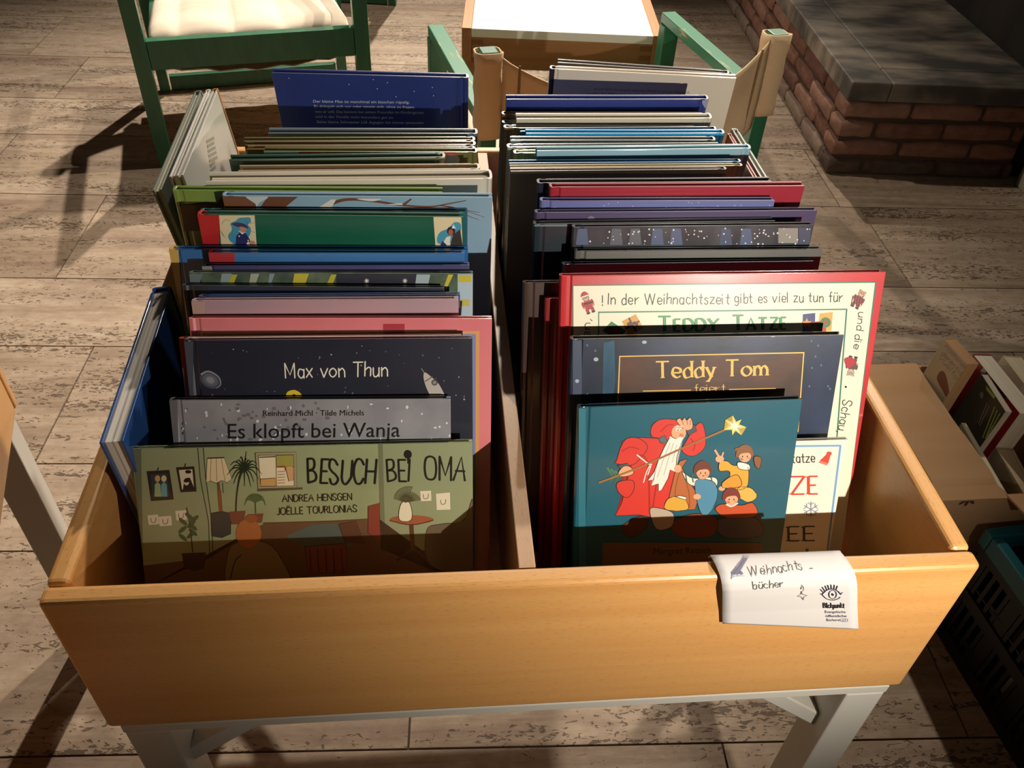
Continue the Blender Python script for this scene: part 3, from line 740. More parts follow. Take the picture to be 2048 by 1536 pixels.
a.poly('cover_picture', [(970, 872), (1060, 815), (1090, 815), (1060, 868)], ink('d5d5cf'), 2); a.poly('cover_picture', [(1210, 812), (1350, 812), (1300, 826)], ink('d5d5cf'), 2, True); a.poly('cover_picture', [(1380, 845), (1470, 836), (1480, 848)], ink('d5d5cf'), 2)
a.done()
b = shelve('L', 'grass green book with a brown patch, behind the branch book', (344, 381), (885, 385), .325, 2, .011, cover_mat('7d9a4a', '6c8a40', scale=(5, 5, 5)), group=LEFTG)
a = art_on(b, Z1); a.rect('cover_picture', 1180, 755, 1720, 900, ink('9ab4c4'), 0); a.poly('cover_picture', [(300, 850), (330, 828), (345, 845), (390, 838), (420, 800), (440, 900), (440, 1000), (200, 1000), (180, 850)], ink('4a3426'), 1); a.done()
b = shelve('L', 'thick white book with broad pale spine on the right, middle of the left row', (411, 364), (985, 358), .352, 0, .020, cover_mat('cfc9ba', 'c2bcae', scale=(6, 6, 6)), spine='R', group=LEFTG)
b = shelve('L', 'beige book with dented right corner in the left row', (476, 342), (960, 338), .405, -1, .012, cover_mat('c0aa88', 'b09a7a', scale=(6, 6, 6)), spine='R', group=LEFTG)
b = shelve('L', 'dark green book with pale top edge in the left row', (458, 320), (890, 315), .43, -2, .011, cover_mat('1d4a3c', '18402f', scale=(6, 6, 6)), spine='R', spine_mat=cover_mat('99a08a'), group=LEFTG)
a = art_on(b, Z1); a.poly('cover_picture', [(455, 560), (1735, 570), (1735, 586), (455, 586)], ink('8f9680'), 0); a.done()
b = shelve('L', 'olive book with red and light blue top band in the left row', (527, 303), (955, 305), .455, -4, .010, cover_mat('66683a', '58592f', scale=(6, 6, 6)), spine='R', group=LEFTG)
a = art_on(b, Z1); a.rect('cover_picture', 655, 520, 870, 556, ink('93a8b8'), 0); a.rect('cover_picture', 870, 520, 1795, 556, ink('a8352f'), 0); a.poly('cover_picture', [(1730, 560), (1800, 560), (1805, 605), (1740, 610)], ink('9db3c2'), 0, True)
for x in (1015, 1470): a.ell('cover_picture', x, 536, 18, 10, ink('9a8340'), 1)
a.done()
for lab, q, y, c, c2 in (('golden brown book behind the olive one with the red band', ((493, 299), (950, 300)), .475, '8f7038', '7d6130'), ('brown book with olive top edge, further back in the left row', ((490, 291), (951, 290)), .49, '6e5830', '5e4a28'), ('moss olive book with a dark right end near the back of the left row', ((487, 283), (950, 281)), .505, '77723c', '666233')):
    b = shelve('L', lab, q[0], q[1], y, -6, .0085, cover_mat(c, c2, scale=(6, 6, 6)), spine='R', group=LEFTG)
b = shelve('L', 'grey blue book at the foot of the tall royal blue one', (536, 267), (955, 268), .545, -9, .011, cover_mat('6c7a86', '566470', scale=(8, 8, 8)), spine='R', group=LEFTG)
ROYAL = cover_mat('28387a', '223070', scale=(5, 5, 5))
b = shelve('L', 'tall royal blue book with small white back-cover text, rearmost of the left row', (543, 146), (936, 156), .652, -10, .010, ROYAL, spine='R', group=LEFTG)
a = art_on(b, Z1)
for t_, x1, y in (('Der kleine Max ist manchmal ein bisschen rüpelig.', 1518, 252), ('Er drängelt sich vor oder nimmt sich, ohne zu fragen,', 1550, 281), ('was er will. Das kommt bei seinen Freunden im Kindergarten', 1600, 312), ('und in der Familie nicht besonders gut an.', 1425, 341), ('Seine kleine Schwester Lilli dagegen hat immer jemanden', 1600, 372)):
    x0 = 955 + (y - 252) * .17
    a.text('blurb_lettering', t_, (x0, y - 4), (x1, y + 2), 15, ink('c9cbd8'), 3)
rnd = random.Random(2)
for i in range(9): a.ell('cover_picture', rnd.uniform(760, 1700), rnd.uniform(95, 215), 3.5, 3.5, ink('b9bed4'), 2, n=6)
a.rect('cover_picture', 1790, 70, 1806, 440, ink('222f68'), 1)
a.done()

# --- right row, front to back -------------------------------------------------
TEAL = cover_mat('1d6274', '1a596a', scale=(4, 4, 4))
b = shelve('R', 'front book of the right row, small teal cover with red-robed bearded man and children', (1157, 815), (1605, 798), .052, 20, .008, TEAL, group=RIGHTG)
a = art_on(b, Z4); P_ = 'cover_picture'
red, red2, skin, wht, drk = ink('d4392f'), ink('a82a26'), ink('e0a882'), ink('ece6da'), ink('3a2620')
a.rect(P_, 318, 690, 352, 1500, ink('2a7284'), 0)
a.oline(P_, [(520, 845), (600, 825), (690, 830), (770, 870), (780, 960), (760, 1100), (735, 1190), (650, 1195), (600, 1185), (490, 1190), (520, 1130), (540, 1050), (545, 960)], red, 2)
a.oline(P_, [(497, 930), (515, 870), (545, 830), (600, 830), (640, 870), (600, 930), (560, 955), (490, 945)], red, 3, True)
a.oline(P_, [(500, 1035), (570, 1025), (575, 1070), (545, 1105), (505, 1080)], red, 4, True)
a.oline(P_, [(655, 800), (665, 765), (710, 740), (770, 745), (800, 770), (805, 800), (770, 830), (720, 860), (690, 830), (660, 820)], red, 3, True)
a.oline(P_, [(815, 850), (870, 765), (900, 770), (910, 860), (870, 905), (830, 910), (800, 885)], red, 3, True)
a.line(P_, [(700, 800), (730, 770), (760, 765)], 5, red2, 5, True); a.line(P_, [(600, 905), (640, 945), (650, 1180)], 7, red2, 5, True); a.line(P_, [(520, 890), (560, 870), (600, 880)], 5, red2, 5, True); a.line(P_, [(840, 830), (860, 860), (850, 890)], 5, red2, 5, True); a.line(P_, [(690, 960), (680, 1050), (660, 1180)], 6, red2, 5, True)
a.oline(P_, [(690, 830), (720, 815), (735, 850), (700, 850)], ink('5a6a72'), 5); a.oline(P_, [(815, 785), (860, 765), (868, 795), (830, 815)], ink('4a565e'), 5)
a.ell(P_, 785, 802, 34, 36, skin, 6); a.ell(P_, 797, 815, 10, 8, ink('d0785e'), 8)
for x in (776, 792): a.ell(P_, x, 788, 6, 8, wht, 8); a.ell(P_, x + 2, 790, 2.5, 3, drk, 9)
a.line(P_, [(768, 776), (778, 772), (784, 777)], 3.5, wht, 9, True); a.line(P_, [(788, 774), (797, 772), (802, 778)], 3.5, wht, 9, True)
a.oline(P_, [(745, 820), (775, 832), (805, 825), (790, 870), (775, 920), (770, 985), (745, 975), (735, 1015), (705, 1070), (690, 1075), (690, 1040), (655, 1050), (670, 1020), (640, 1025), (670, 985), (690, 930), (715, 875)], wht, 7)
for q in ([(760, 850), (735, 930), (715, 1000)], [(745, 850), (712, 930), (685, 1010)], [(775, 860), (755, 940)]): a.line(P_, q, 3, ink('b8b0a4'), 8, True)
a.line(P_, [(742, 822), (768, 836), (790, 826), (806, 830)], 9, wht, 9, True)
a.oline(P_, [(775, 750), (790, 735), (800, 745), (812, 732), (822, 745), (838, 732), (850, 760), (845, 785), (815, 790)], skin, 6, True)
for q in ([(800, 745), (806, 765)], [(822, 745), (826, 765)], [(838, 745), (838, 768)]): a.line(P_, q, 2.5, ink('9c5f48'), 8)
a.oline(P_, [(505, 985), (530, 958), (560, 962), (575, 990), (545, 1005), (510, 1005)], skin, 8, True); a.oline(P_, [(500, 955), (545, 945), (560, 958), (510, 968)], ink('4a565e'), 7)
for x in (452, 470, 488, 505): a.line(P_, [(x, 965 + (x - 452) * .4), (x + 30, 1015)], 12, ink('4f7a56'), 1, False, 3)
for x in (455, 480, 510): a.line(P_, [(x + 35, 1000), (x, 1045)], 12, ink('3f6a48'), 1, False, 3)
a.line(P_, [(412, 1035), (600, 965), (800, 875), (1000, 788)], 10, ink('9c6b3c'), 9); a.line(P_, [(590, 905), (640, 945), (660, 950)], 6, wht, 8, True); a.line(P_, [(650, 955), (635, 985), (620, 1035)], 5, wht, 8, True); a.line(P_, [(655, 955), (640, 1000)], 5, wht, 8, True)
st = []
for i, ang in enumerate([-100, -48, 5, 55, 105, 160, 215]):
    t_ = math.radians(ang); r = 54 if ang in (-100, 5, 55, 215, 160) else 46
    st.append((1045 + r * math.cos(t_), 772 + r * math.sin(t_) * .95)); t2 = math.radians(ang + 26); st.append((1045 + 22 * math.cos(t2), 772 + 22 * math.sin(t2)))
a.poly(P_, st, ink('e9cf6e'), 10); a.poly(P_, [(1045 + (x - 1045) * .55, 772 + (y - 772) * .55) for x, y in st], ink('fbf3cf'), 11)
a.oline(P_, [(770, 975), (790, 935), (825, 925), (800, 965), (840, 1040), (880, 1100), (860, 1160), (745, 1165), (740, 1100)], ink('b5683a'), 6); a.line(P_, [(790, 980), (770, 1060), (765, 1150)], 4, ink('8a4c2a'), 7, True); a.line(P_, [(800, 980), (830, 1070), (835, 1150)], 4, ink('8a4c2a'), 7, True)
for hx, hy, r, hair in ((897, 985, 34, '6e3a30'), (1092, 908, 32, '8a5a38'), (1030, 1108, 33, '7a3630')):
    a.ell(P_, hx, hy, r * .92, r, skin, 9)
    a.poly(P_, [(hx - r * 1.3, hy + 6), (hx - r * 1.1, hy - r * .9), (hx - r * .2, hy - r * 1.55), (hx + r * .8, hy - r * 1.25), (hx + r * 1.25, hy - r * .3), (hx + r * 1.05, hy + 8), (hx + r * .6, hy - r * .35), (hx - r * .5, hy - r * .25), (hx - r * .9, hy + 4)], ink(hair), 10, True)
    for x in (-11, 11): a.ell(P_, hx + x, hy + 5, 3, 4, drk, 11, n=8)
    a.ell(P_, hx + (-14 if hx > 1000 else 2), hy + 18, 6, 3, ink('b5493c'), 11)
    for x in (-18, 18): a.ell(P_, hx + x, hy + 14, 7, 5, ink('dc8a70'), 10, n=8)
a.oline(P_, [(800, 985), (840, 1010), (880, 1015), (950, 1010), (965, 1040), (935, 1100), (890, 1115), (875, 1060), (830, 1040)], ink('e3e0d0'), 7, True)
for i in range(5): a.line(P_, [(815 + i * 30, 990 + i * 5), (822 + i * 30, 1030 + i * 4)], 6, ink('3f6a5c'), 8)
a.oline(P_, [(862, 1030), (945, 1030), (965, 1090), (945, 1150), (915, 1185), (880, 1160)], ink('4f8aa8'), 8, True); a.ell(P_, 870, 1100, 18, 13, skin, 9); a.ell(P_, 780, 970, 17, 18, skin, 9)
a.oline(P_, [(975, 940), (1010, 935), (1040, 955), (1100, 955), (1110, 1010), (1095, 1060), (1020, 1062), (1022, 985), (975, 980)], ink('e3a53e'), 7, True); a.oline(P_, [(1020, 1010), (1060, 1000), (1075, 1050), (1000, 1060), (985, 1040)], ink('d9963a'), 8, True)
a.oline(P_, [(1060, 1060), (1120, 1060), (1148, 1100), (1110, 1125), (1060, 1100)], ink('e0b055'), 7, True); a.ell(P_, 975, 925, 20, 16, skin, 8); a.line(P_, [(972, 915), (952, 882)], 9, skin, 8); a.line(P_, [(985, 915), (992, 893)], 8, skin, 8); a.ell(P_, 985, 1062, 15, 11, skin, 8)
a.oline(P_, [(1060, 940), (1110, 950), (1112, 975), (1065, 970)], wht, 8, True); a.oline(P_, [(1135, 915), (1168, 920), (1160, 968), (1140, 955)], ink('8a5a38'), 9, True); a.ell(P_, 1062, 880, 18, 8, ink('8a5a38'), 9)
a.oline(P_, [(955, 1160), (985, 1135), (1075, 1140), (1130, 1130), (1150, 1185), (1080, 1200), (1000, 1195)], ink('c0512a'), 7, True); a.line(P_, [(1005, 1135), (1030, 1145), (1060, 1130)], 7, wht, 8, True)
a.oline(P_, [(725, 1160), (730, 1115), (770, 1100), (815, 1115), (825, 1160)], ink('d9a640'), 8, True); a.oline(P_, [(770, 1100), (790, 1095), (820, 1102), (815, 1115)], wht, 9)
a.oline(P_, [(650, 1160), (700, 1155), (760, 1180), (750, 1240), (680, 1250)], ink('b9a894'), 6, True); a.oline(P_, [(750, 1230), (850, 1180), (960, 1200), (940, 1280), (800, 1290)], ink('7c4030'), 5, True); a.oline(P_, [(960, 1210), (1140, 1200), (1170, 1280), (1000, 1290)], ink('5f5a68'), 5, True); a.oline(P_, [(520, 1240), (610, 1190), (640, 1240), (560, 1290)], ink('5d3a2a'), 5, True)
a.rect(P_, 430, 1315, 1172, 1500, ink('7a5a3c'), 4)
a.text('title_lettering', 'Margret Rettich', (668, 1368), (935, 1362), 27, ink('2a211a'), 6)
a.done()

b = shelve('R', 'white book with thin blue frame and red letters, behind the small teal book', (1318, 890), (1697, 879), .064, 20, .006, cover_mat('ece6d6'), group=RIGHTG)
a = art_on(b, Z4)
blu = ink('6fa0d4')
a.line('cover_picture', [(760, 872), (1540, 864)], 9, blu, 1); a.line('cover_picture', [(1538, 864), (1488, 1480)], 9, blu, 1)
a.pen('title_lettering', 'tatze', (1312, 944), (1418, 940), 44, K, 3, .09)
rr = ink('cf4434')
a.poly('cover_picture', [(1440, 940), (1462, 915), (1478, 900), (1490, 905), (1485, 930), (1475, 950)], rr, 2, True); a.ell('cover_picture', 1485, 900, 12, 9, rr, 3); a.line('cover_picture', [(1440, 938), (1476, 950)], 12, ink('e2796a'), 4)
a.pen('title_lettering', 'ZE', (1310, 1090), (1432, 1088), 82, rr, 3, .15, serif=True); a.pen('title_lettering', 'EE', (1296, 1307), (1418, 1305), 66, ink('3b3836'), 3, .15, serif=True)
for k_ in range(6):
    t_ = math.radians(60 * k_ + 30); c_, s_ = math.cos(t_), math.sin(t_); sn = ink('7b80a0')
    a.line('cover_picture', [(1400, 1160), (1400 + 36 * c_, 1160 + 36 * s_)], 4, sn, 2)
    for d_ in (.6, -.6): a.line('cover_picture', [(1400 + 22 * c_, 1160 + 22 * s_), (1400 + 34 * math.cos(t_ + d_ * .7), 1160 + 34 * math.sin(t_ + d_ * .7))], 3.5, sn, 2)
a.ell('cover_picture', 1382, 1350, 8, 8, ink('6b6b80'), 2)
a.done()

NIGHT = cover_mat('2b3a58', '16202f', scale=(16, 16, 16), thr=(.35, .7))
b = shelve('R', 'dark night-blue book with gold lettered title on a brown panel', (1142, 679), (1688, 670), .080, 20.5, .011, NIGHT, group=RIGHTG)
a = art_on(b, Z4); gold = ink('e6bd62')
a.poly('cover_picture', [(435, 385), (485, 375), (490, 560), (470, 700), (430, 700)], cover_mat('1f5a74', '24405c', scale=(60, 20, 20)), 0)
a.rect('cover_picture', 292, 372, 334, 900, ink('3f4a60'), 0)
a.poly('cover_picture', [(508, 446), (1370, 428), (1342, 800), (494, 800)], gold, 1); a.poly('cover_picture', [(513, 451), (1364, 434), (1337, 800), (500, 800)], cover_mat('5a3a2c', '40302c', scale=(30, 30, 30), thr=(.35, .65)), 2)
a.pen('title_lettering', 'Teddy Tom', (680, 549), (1196, 536), 76, gold, 5, .16, serif=True, gap=2.0)
a.pen('title_lettering', 'feiert', (858, 616), (1002, 612), 38, gold, 5, .1, serif=True, gap=1.6)
a.line('title_lettering', [(618, 609), (842, 605)], 4, gold, 5); a.line('title_lettering', [(1018, 602), (1236, 597)], 4, gold, 5)
rnd = random.Random(4)
for i in range(12): a.ell('cover_picture', rnd.choice([rnd.uniform(345, 430), rnd.uniform(1390, 1530)]), rnd.uniform(375, 640), 5, 6, ink('52688a'), 1, n=6)
for q in ((400, 462, 12, 10), (625, 382, 12, 8), (312, 563, 10, 9), (1222, 353, 14, 6)): a.ell('cover_picture', q[0], q[1], q[2], q[3], ink('9fb0bf'), 3, n=7)
a.done()

REDB = cover_mat('cf3136', 'c22a30', scale=(14, 14, 14))
b = shelve('R', 'largest book, bright red border around cream cover with handwritten verse and green capitals', (1121, 552), (1772, 544), .108, 22, .012, REDB, group=RIGHTG)
a = art_on(b, Z4); gr = ink('2e7a62'); cr = ink('f0ead2')
a.poly('cover_picture', [(290, 116), (1706, 100), (1600, 1260), (1550, 1600), (288, 1600)], gr, 0); a.poly('cover_picture', [(295, 121), (1698, 106), (1592, 1260), (1540, 1600), (293, 1600)], cr, 1)
a.poly('cover_picture', [(410, 240), (1570, 226), (1480, 1400), (410, 1400)], gr, 2); a.poly('cover_picture', [(415, 246), (1562, 232), (1474, 1400), (415, 1400)], cr, 3)
hw = dict(weight=.085, layer=5)
a.pen('title_lettering', '!', (430, 212), (438, 212), 46, K, 5, .09)
a.pen('title_lettering', 'In der Weihnachtszeit', (457, 206), (1018, 204), 50, K, 5, .085, jit=.06, gap=2.6); a.pen('title_lettering', 'gibt es viel zu tun für', (1048, 200), (1545, 193), 46, K, 5, .09, jit=.06, gap=2.6)
a.pen('title_lettering', 'und', (1622, 242), (1612, 325), 34, K, 5, .1); a.pen('title_lettering', 'die', (1607, 346), (1598, 412), 34, K, 5, .1); a.pen('title_lettering', 'Schau,', (1550, 650), (1524, 800), 42, K, 5, .09)
a.pen('title_lettering', 'en,', (370, 362), (374, 276), 40, K, 5, .09)
for xy in ((1562, 590),): a.ell('title_lettering', xy[0], xy[1], 5, 5, K, 5)
for w_, c_ in ((.21, drk), (.15, ink('2f9a5e'))):
    a.pen('title_lettering', 'Teddy', (690, 331), (968, 327), 68, c_, 5 if w_ > .2 else 8, w_, serif=True, sc=True); a.pen('title_lettering', 'Tatze', (1036, 326), (1284, 321), 68, c_, 5 if w_ > .2 else 8, w_, serif=True, sc=True)
tan_, mar = ink('b98d74'), ink('b4303a')
def teddy(cx, cy, s, rot, body, head, hat=None):
    c, q = math.cos(rot), math.sin(rot)
    def T(x, y): return (cx + s * (x * c - y * q), cy + s * (x * q + y * c))
    def E_(x, y, rx, ry, m, l): p = T(x, y); a.ell('cover_picture', p[0], p[1], rx * s, ry * s, m, l, rot, 14)
    for x in (-20, 20): E_(x, 66, 13, 22, body, 4); E_(x, 88, 15, 8, drk, 5)
    E_(0, 25, 34, 40, body, 5)
    for x in (-36, 36): E_(x, 18, 11, 24, body, 4); E_(x, 40, 10, 9, head, 5)
    for x in (-20, 20): E_(x, -48, 10, 10, head, 5)
    E_(0, -28, 28, 26, head, 6); E_(0, -20, 12, 9, ink('e0c8b0'), 7); E_(0, -24, 5, 4, drk, 8)
    for x in (-10, 10): E_(x, -34, 3, 3, drk, 8)
    if hat:
        a.poly('cover_picture', [T(-28, -42), T(-20, -66), T(6, -76), T(24, -60), T(28, -42)], hat, 8, True); a.line('cover_picture', [T(-28, -42), T(28, -42)], 10 * s, wht, 9)
teddy(358, 192, .62, -.35, mar, tan_, mar); a.line('cover_picture', [(345, 205), (385, 195)], 7, drk, 9)
teddy(1628, 172, .60, .5, ink('8a3a3e'), tan_)
for k_ in range(5): a.line('cover_picture', [(1595 + k_ * 12, 165), (1585 + k_ * 12, 215)], 2.5, ink('4a2226'), 9)
teddy(1588, 505, .62, 3.3, ink('6a4a48'), ink('b5a090')); a.poly('cover_picture', [(1555, 460), (1590, 452), (1605, 480), (1570, 500)], mar, 9, True)
def gift(q, m, rib):
    a.poly('cover_picture', q, m, 5)
    mid = lambda i, j, t_: (q[i][0] + (q[j][0] - q[i][0]) * t_, q[i][1] + (q[j][1] - q[i][1]) * t_)
    a.line('cover_picture', [mid(0, 1, .5), mid(3, 2, .5)], 8, rib, 6); a.line('cover_picture', [mid(0, 3, .5), mid(1, 2, .5)], 8, rib, 6)
    cx, cy = sum(p[0] for p in q) / 4, sum(p[1] for p in q) / 4
    for s_ in (-1, 1): a.ell('cover_picture', cx + s_ * 14, cy - 6, 14, 8, rib, 7, s_ * .5)
gift([(430, 330), (472, 285), (540, 330), (500, 372)], ink('2f7a48'), ink('b02a3a')); gift([(520, 285), (585, 252), (620, 315), (555, 352)], ink('d99a3c'), ink('4a3020'))
a.poly('cover_picture', [(1362, 252), (1420, 246), (1418, 330), (1360, 336)], ink('2f3370'), 5); a.poly('cover_picture', [(1440, 248), (1502, 242), (1495, 328), (1432, 332)], ink('e8a545'), 5); a.poly('cover_picture', [(1395, 290), (1470, 280), (1470, 336), (1395, 338)], ink('b5382f'), 6)
for cx, cy in ((1428, 314), (1468, 290)): a.ell('cover_picture', cx, cy, 24, 24, ink('3a7a48'), 7); a.ell('cover_picture', cx, cy, 10, 10, ink('b5382f'), 8)
a.poly('cover_picture', [(1380 + r * math.cos(t_), 292 + r * math.sin(t_)) for r, t_ in [((24, 10)[i % 2], -1.57 + i * math.pi / 5) for i in range(10)]], ink('e8944a'), 8)
a.done()
b = shelve('R', 'dark red book showing only its left edge behind the large red bordered one', (1091, 597), (1500, 592), .128, 20, .008, cover_mat('8a2328'), group=RIGHTG)
b = shelve('R', 'dark brown book with frayed corner beside the divider, behind the red ones', (1047, 566), (1500, 560), .142, 18, .009, cover_mat('4a352e', '3d2c26', scale=(8, 8, 8)), group=RIGHTG)
b = shelve('R', 'blue grey book directly behind the large red bordered one', (1126, 529), (1628, 522), .175, 16, .009, cover_mat('4c4f70', '42456a', scale=(6, 6, 6)), group=RIGHTG)
b = shelve('R', 'charcoal grey book with plain cover in the right row', (1150, 502), (1645, 498), .192, 14, .009, cover_mat('5f635e', '4c504c', scale=(4, 4, 4)), group=RIGHTG)
SNOW = cover_mat('3c4048', '20242c', scale=(30, 30, 12), thr=(.42, .6))
b = shelve('R', 'blackish winter forest book with white snow dots', (1146, 455), (1628, 450), .222, 11, .009, SNOW, group=RIGHTG)
a = art_on(b, Z2); rnd = random.Random(8)
for x in (600, 800, 910, 1040, 1150, 1440, 1560): a.poly('cover_picture', [(x - 28, 1045), (x + 25, 1045), (x + 35, 1140), (x - 40, 1140)], ink(rnd.choice(['4a5a7c', '555a66', '3d4a6a'])), 0)
a.rect('cover_picture', 1745, 1042, 1860, 1130, ink('8d8a84'), 0); a.rect('cover_picture', 1865, 1042, 1935, 1135, ink('3f4660'), 0)
for i in range(75): r = rnd.uniform(2.5, 6); a.ell('cover_picture', rnd.uniform(640, 1940), rnd.uniform(1042, 1135), r, r, ink('d8dae0'), 2, n=7)
a.done()
b = shelve('R', 'tall blue-black book with plain dark left margin beside the divider', (1068, 449), (1551, 442), .238, 9, .010, cover_mat('1f3038', '18262e', scale=(6, 6, 6)), group=RIGHTG)
a = art_on(b, Z2); a.rect('cover_picture', 318, 1018, 560, 1032, ink('6a7a80'), 0); a.done()
b = shelve('R', 'wide purple book with a small white snow figure at the right', (1071, 426), (1635, 421), .262, 7, .009, cover_mat('53486e', '473d62', scale=(5, 5, 5)), group=RIGHTG)
a = art_on(b, Z2); a.ell('cover_picture', 1860, 1000, 18, 14, ink('c9c2d0'), 1); a.ell('cover_picture', 650, 1000, 25, 30, ink('776f86'), 1); a.done()
b = shelve('R', 'lavender blue book in front of the crimson one', (1081, 402), (1550, 401), .284, 5, .009, cover_mat('6d75ae', '626aa2', scale=(5, 5, 5)), pages=pages_mat('d9c2b0', 'b5a08e'), group=RIGHTG)
a = art_on(b, Z2); rnd = random.Random(3)
for i in range(14): a.ell('cover_picture', rnd.uniform(420, 1700), rnd.uniform(890, 930), 4, 4, ink('a9b0d4'), 1, n=6)
a.done()
b = shelve('R', 'crimson red book reaching far to the right in the right row', (1100, 375), (1610, 372), .312, 2, .010, cover_mat('a3283a', '982434', scale=(5, 5, 5)), group=RIGHTG)
b = shelve('R', 'black book with red right corner behind the crimson one', (1075, 367), (1544, 363), .327, 1, .010, cover_mat('1f1f33'), group=RIGHTG)
a = art_on(b, Z2); a.rect('cover_picture', 1640, 760, 1720, 1000, ink('8f2430'), 0); a.done()
TANB = cover_mat('8a7f72', '7c7266', scale=(5, 5, 5))
b = shelve('R', 'taupe book with cream top, foremost of the three cream-edged ones', (1021, 343), (1454, 339), .402, -1, .007, TANB, spine='R', pages=pages_mat('d9c79a', 'c0ad80'), group=RIGHTG)
a = art_on(b, Z2); a.rect('cover_picture', 170, 690, 1460, 722, ink('d8c596'), 0); a.done()
b = shelve('R', 'cream book with worn yellow corner, middle of the three cream-edged ones', (1020, 336), (1486, 332), .411, -1, .007, cover_mat('d3bd88', 'c4ae7a', scale=(5, 5, 5)), spine='R', pages=pages_mat('d9c79a', 'c0ad80'), group=RIGHTG)
b = shelve('R', 'blue topped book, rearmost of the cream-edged ones', (1018, 327), (1483, 324), .425, -2, .008, cover_mat('3f86b8'), spine='R', pages=pages_mat('d9c79a', 'c0ad80'), group=RIGHTG)
b = shelve('R', 'light sky-blue book with glassy wrap and wide right edge', (1074, 302), (1503, 297), .45, -4, .010, cover_mat('93bccc', '84afc2', scale=(5, 5, 5)), spine='R', group=RIGHTG)
b = shelve('R', 'yellow striped book showing beside the light sky-blue one', (1028, 307), (1330, 304), .462, -4.5, .008, cover_mat('b5b26a', '9a9658', scale=(5, 5, 5)), group=RIGHTG)
b = shelve('R', 'pale grey book with white edge behind the yellow striped one', (1015, 295), (1440, 292), .474, -5, .008, cover_mat('a9aca6', '9a9d98', scale=(5, 5, 5)), group=RIGHTG)
b = shelve('R', 'silver grey book with torn right corner in the right row', (1021, 281), (1432, 281), .486, -6, .009, cover_mat('8f9696', '7d8484', scale=(5, 5, 5)), spine='R', group=RIGHTG)
b = shelve('R', 'bright cyan blue book in the right row', (1052, 267), (1450, 267), .505, -7, .009, cover_mat('2f9ad0', '2a8cc0', scale=(5, 5, 5)), spine='R', group=RIGHTG)
b = shelve('R', 'petrol blue book behind the bright cyan one', (1040, 263), (1434, 260), .52, -7.5, .008, cover_mat('2a6a8c', '255f80', scale=(5, 5, 5)), spine='R', group=RIGHTG)
b = shelve('R', 'tan book whose left edge pokes out beside the cream book', (1008, 256), (1390, 257), .535, -8, .007, cover_mat('8c7a5c', '7c6c50', scale=(5, 5, 5)), group=RIGHTG)
b = shelve('R', 'cream white book with torn corner, in front of the navy one', (1033, 238), (1425, 237), .548, -8, .012, cover_mat('d3cdb8', 'c6c0ac', scale=(5, 5, 5)), spine='R', group=RIGHTG)
b = shelve('R', 'grey green book whose left edge pokes out behind the cream white book', (1005, 246), (1400, 246), .564, -8.5, .007, cover_mat('6a7a72', '5e6e66', scale=(5, 5, 5)), group=RIGHTG)
b = shelve('R', 'brown book whose left edge pokes out lowest beside the navy one', (1004, 229), (1400, 229), .578, -9, .007, cover_mat('7a5f42', '6c5238', scale=(5, 5, 5)), group=RIGHTG)
b = shelve('R', 'navy blue book with white worn right corner near the back of the right row', (1013, 199), (1418, 199), .592, -9.5, .010, cover_mat('2b3b86', '26357a', scale=(5, 5, 5)), spine='R', group=RIGHTG)
a = art_on(b, Z2); a.poly('cover_picture', [(1300, 296), (1340, 296), (1335, 345), (1310, 330)], ink('8f94b4'), 0, True); a.done()
WHB = cover_mat('e0d6c2', 'd6ccb8', scale=(4, 4, 4))
b = shelve('R', 'tall white book with grey back-cover text near the rear of the right row', (1100, 138), (1473, 156), .652, -8, .009, WHB, spine='L', spine_mat=cover_mat('23232a'), group=RIGHTG)
a = art_on(b, Z2); tx = ink('8d877a')
a.text('blurb_lettering', 'Anna lebt in einem kleinen Dorf in einer Gegend,', (662, 233), (1228, 254), 14, tx, 3); a.text('blurb_lettering', 'in der die Winter sehr lang sind. Einmal träumt Anna', (628, 259), (1245, 279), 14, tx, 3)
a.done()
b = shelve('R', 'mottled grey book, rearmost of the right row behind the tall white one', (1115, 125), (1459, 148), .666, -8, .009, cover_mat('6e665e', '57504a', scale=(14, 14, 14)), spine='R', group=RIGHTG)

# --- books set sideways along the trough's side walls ---------------------------
def sideways(label, TL, TR, P, lean, th, m, yaw0, **k):
    zb = BASE_TOP + 0.0004 + th * math.sin(math.radians(lean))
    P, yaw, H, W = fit(TL, TR, np.array([P[0], P[1], zb]), math.radians(lean), yaw0)
    return make_book(label, P, yaw, math.radians(lean), W, H, th, m, **k)
Q = math.pi / 2
SIDEG = 'books set sideways along the side walls of the trough'
b = sideways('thick blue book standing sideways at the left wall with its white page edges showing', (246, 882), (344, 572), (-.3092, .2), 3.0, .0185, cover_mat('2a4f8e', '24467e', scale=(5, 5, 5)), Q, spine='R', pages=pages_mat('d8d2c8', '9a948a'), group=SIDEG)
GW = cover_mat('c5c5bb', 'b6b6ac', scale=(5, 5, 5))
b = sideways('light grey book facing right, standing sideways innermost at the left wall', (366, 350), (437, 176), (-.274, .45), 7, .007, GW, Q, spine='R', spine_mat=cover_mat('b07a48'), group=SIDEG)
a = art_on(b, Z1); rnd = random.Random(6)
for i in range(7): a.line('blurb_lettering', [(330 + i * 4, 480 + i * 28), (395 - rnd.uniform(0, 25), 455 + i * 28)], 5, ink('8d8d84'), 2)
a.done()
b = sideways('white board book between the two grey ones standing sideways at the left wall', (350, 352), (422, 178), (-.284, .45), 7.5, .006, cover_mat('dcd9d0'), Q, spine='R', group=SIDEG)
b = sideways('grey green book standing sideways outermost at the left wall', (322, 379), (404, 180), (-.2945, .45), 8.5, .009, cover_mat('7f877c', '70786e', scale=(5, 5, 5)), Q, spine='R', group=SIDEG)
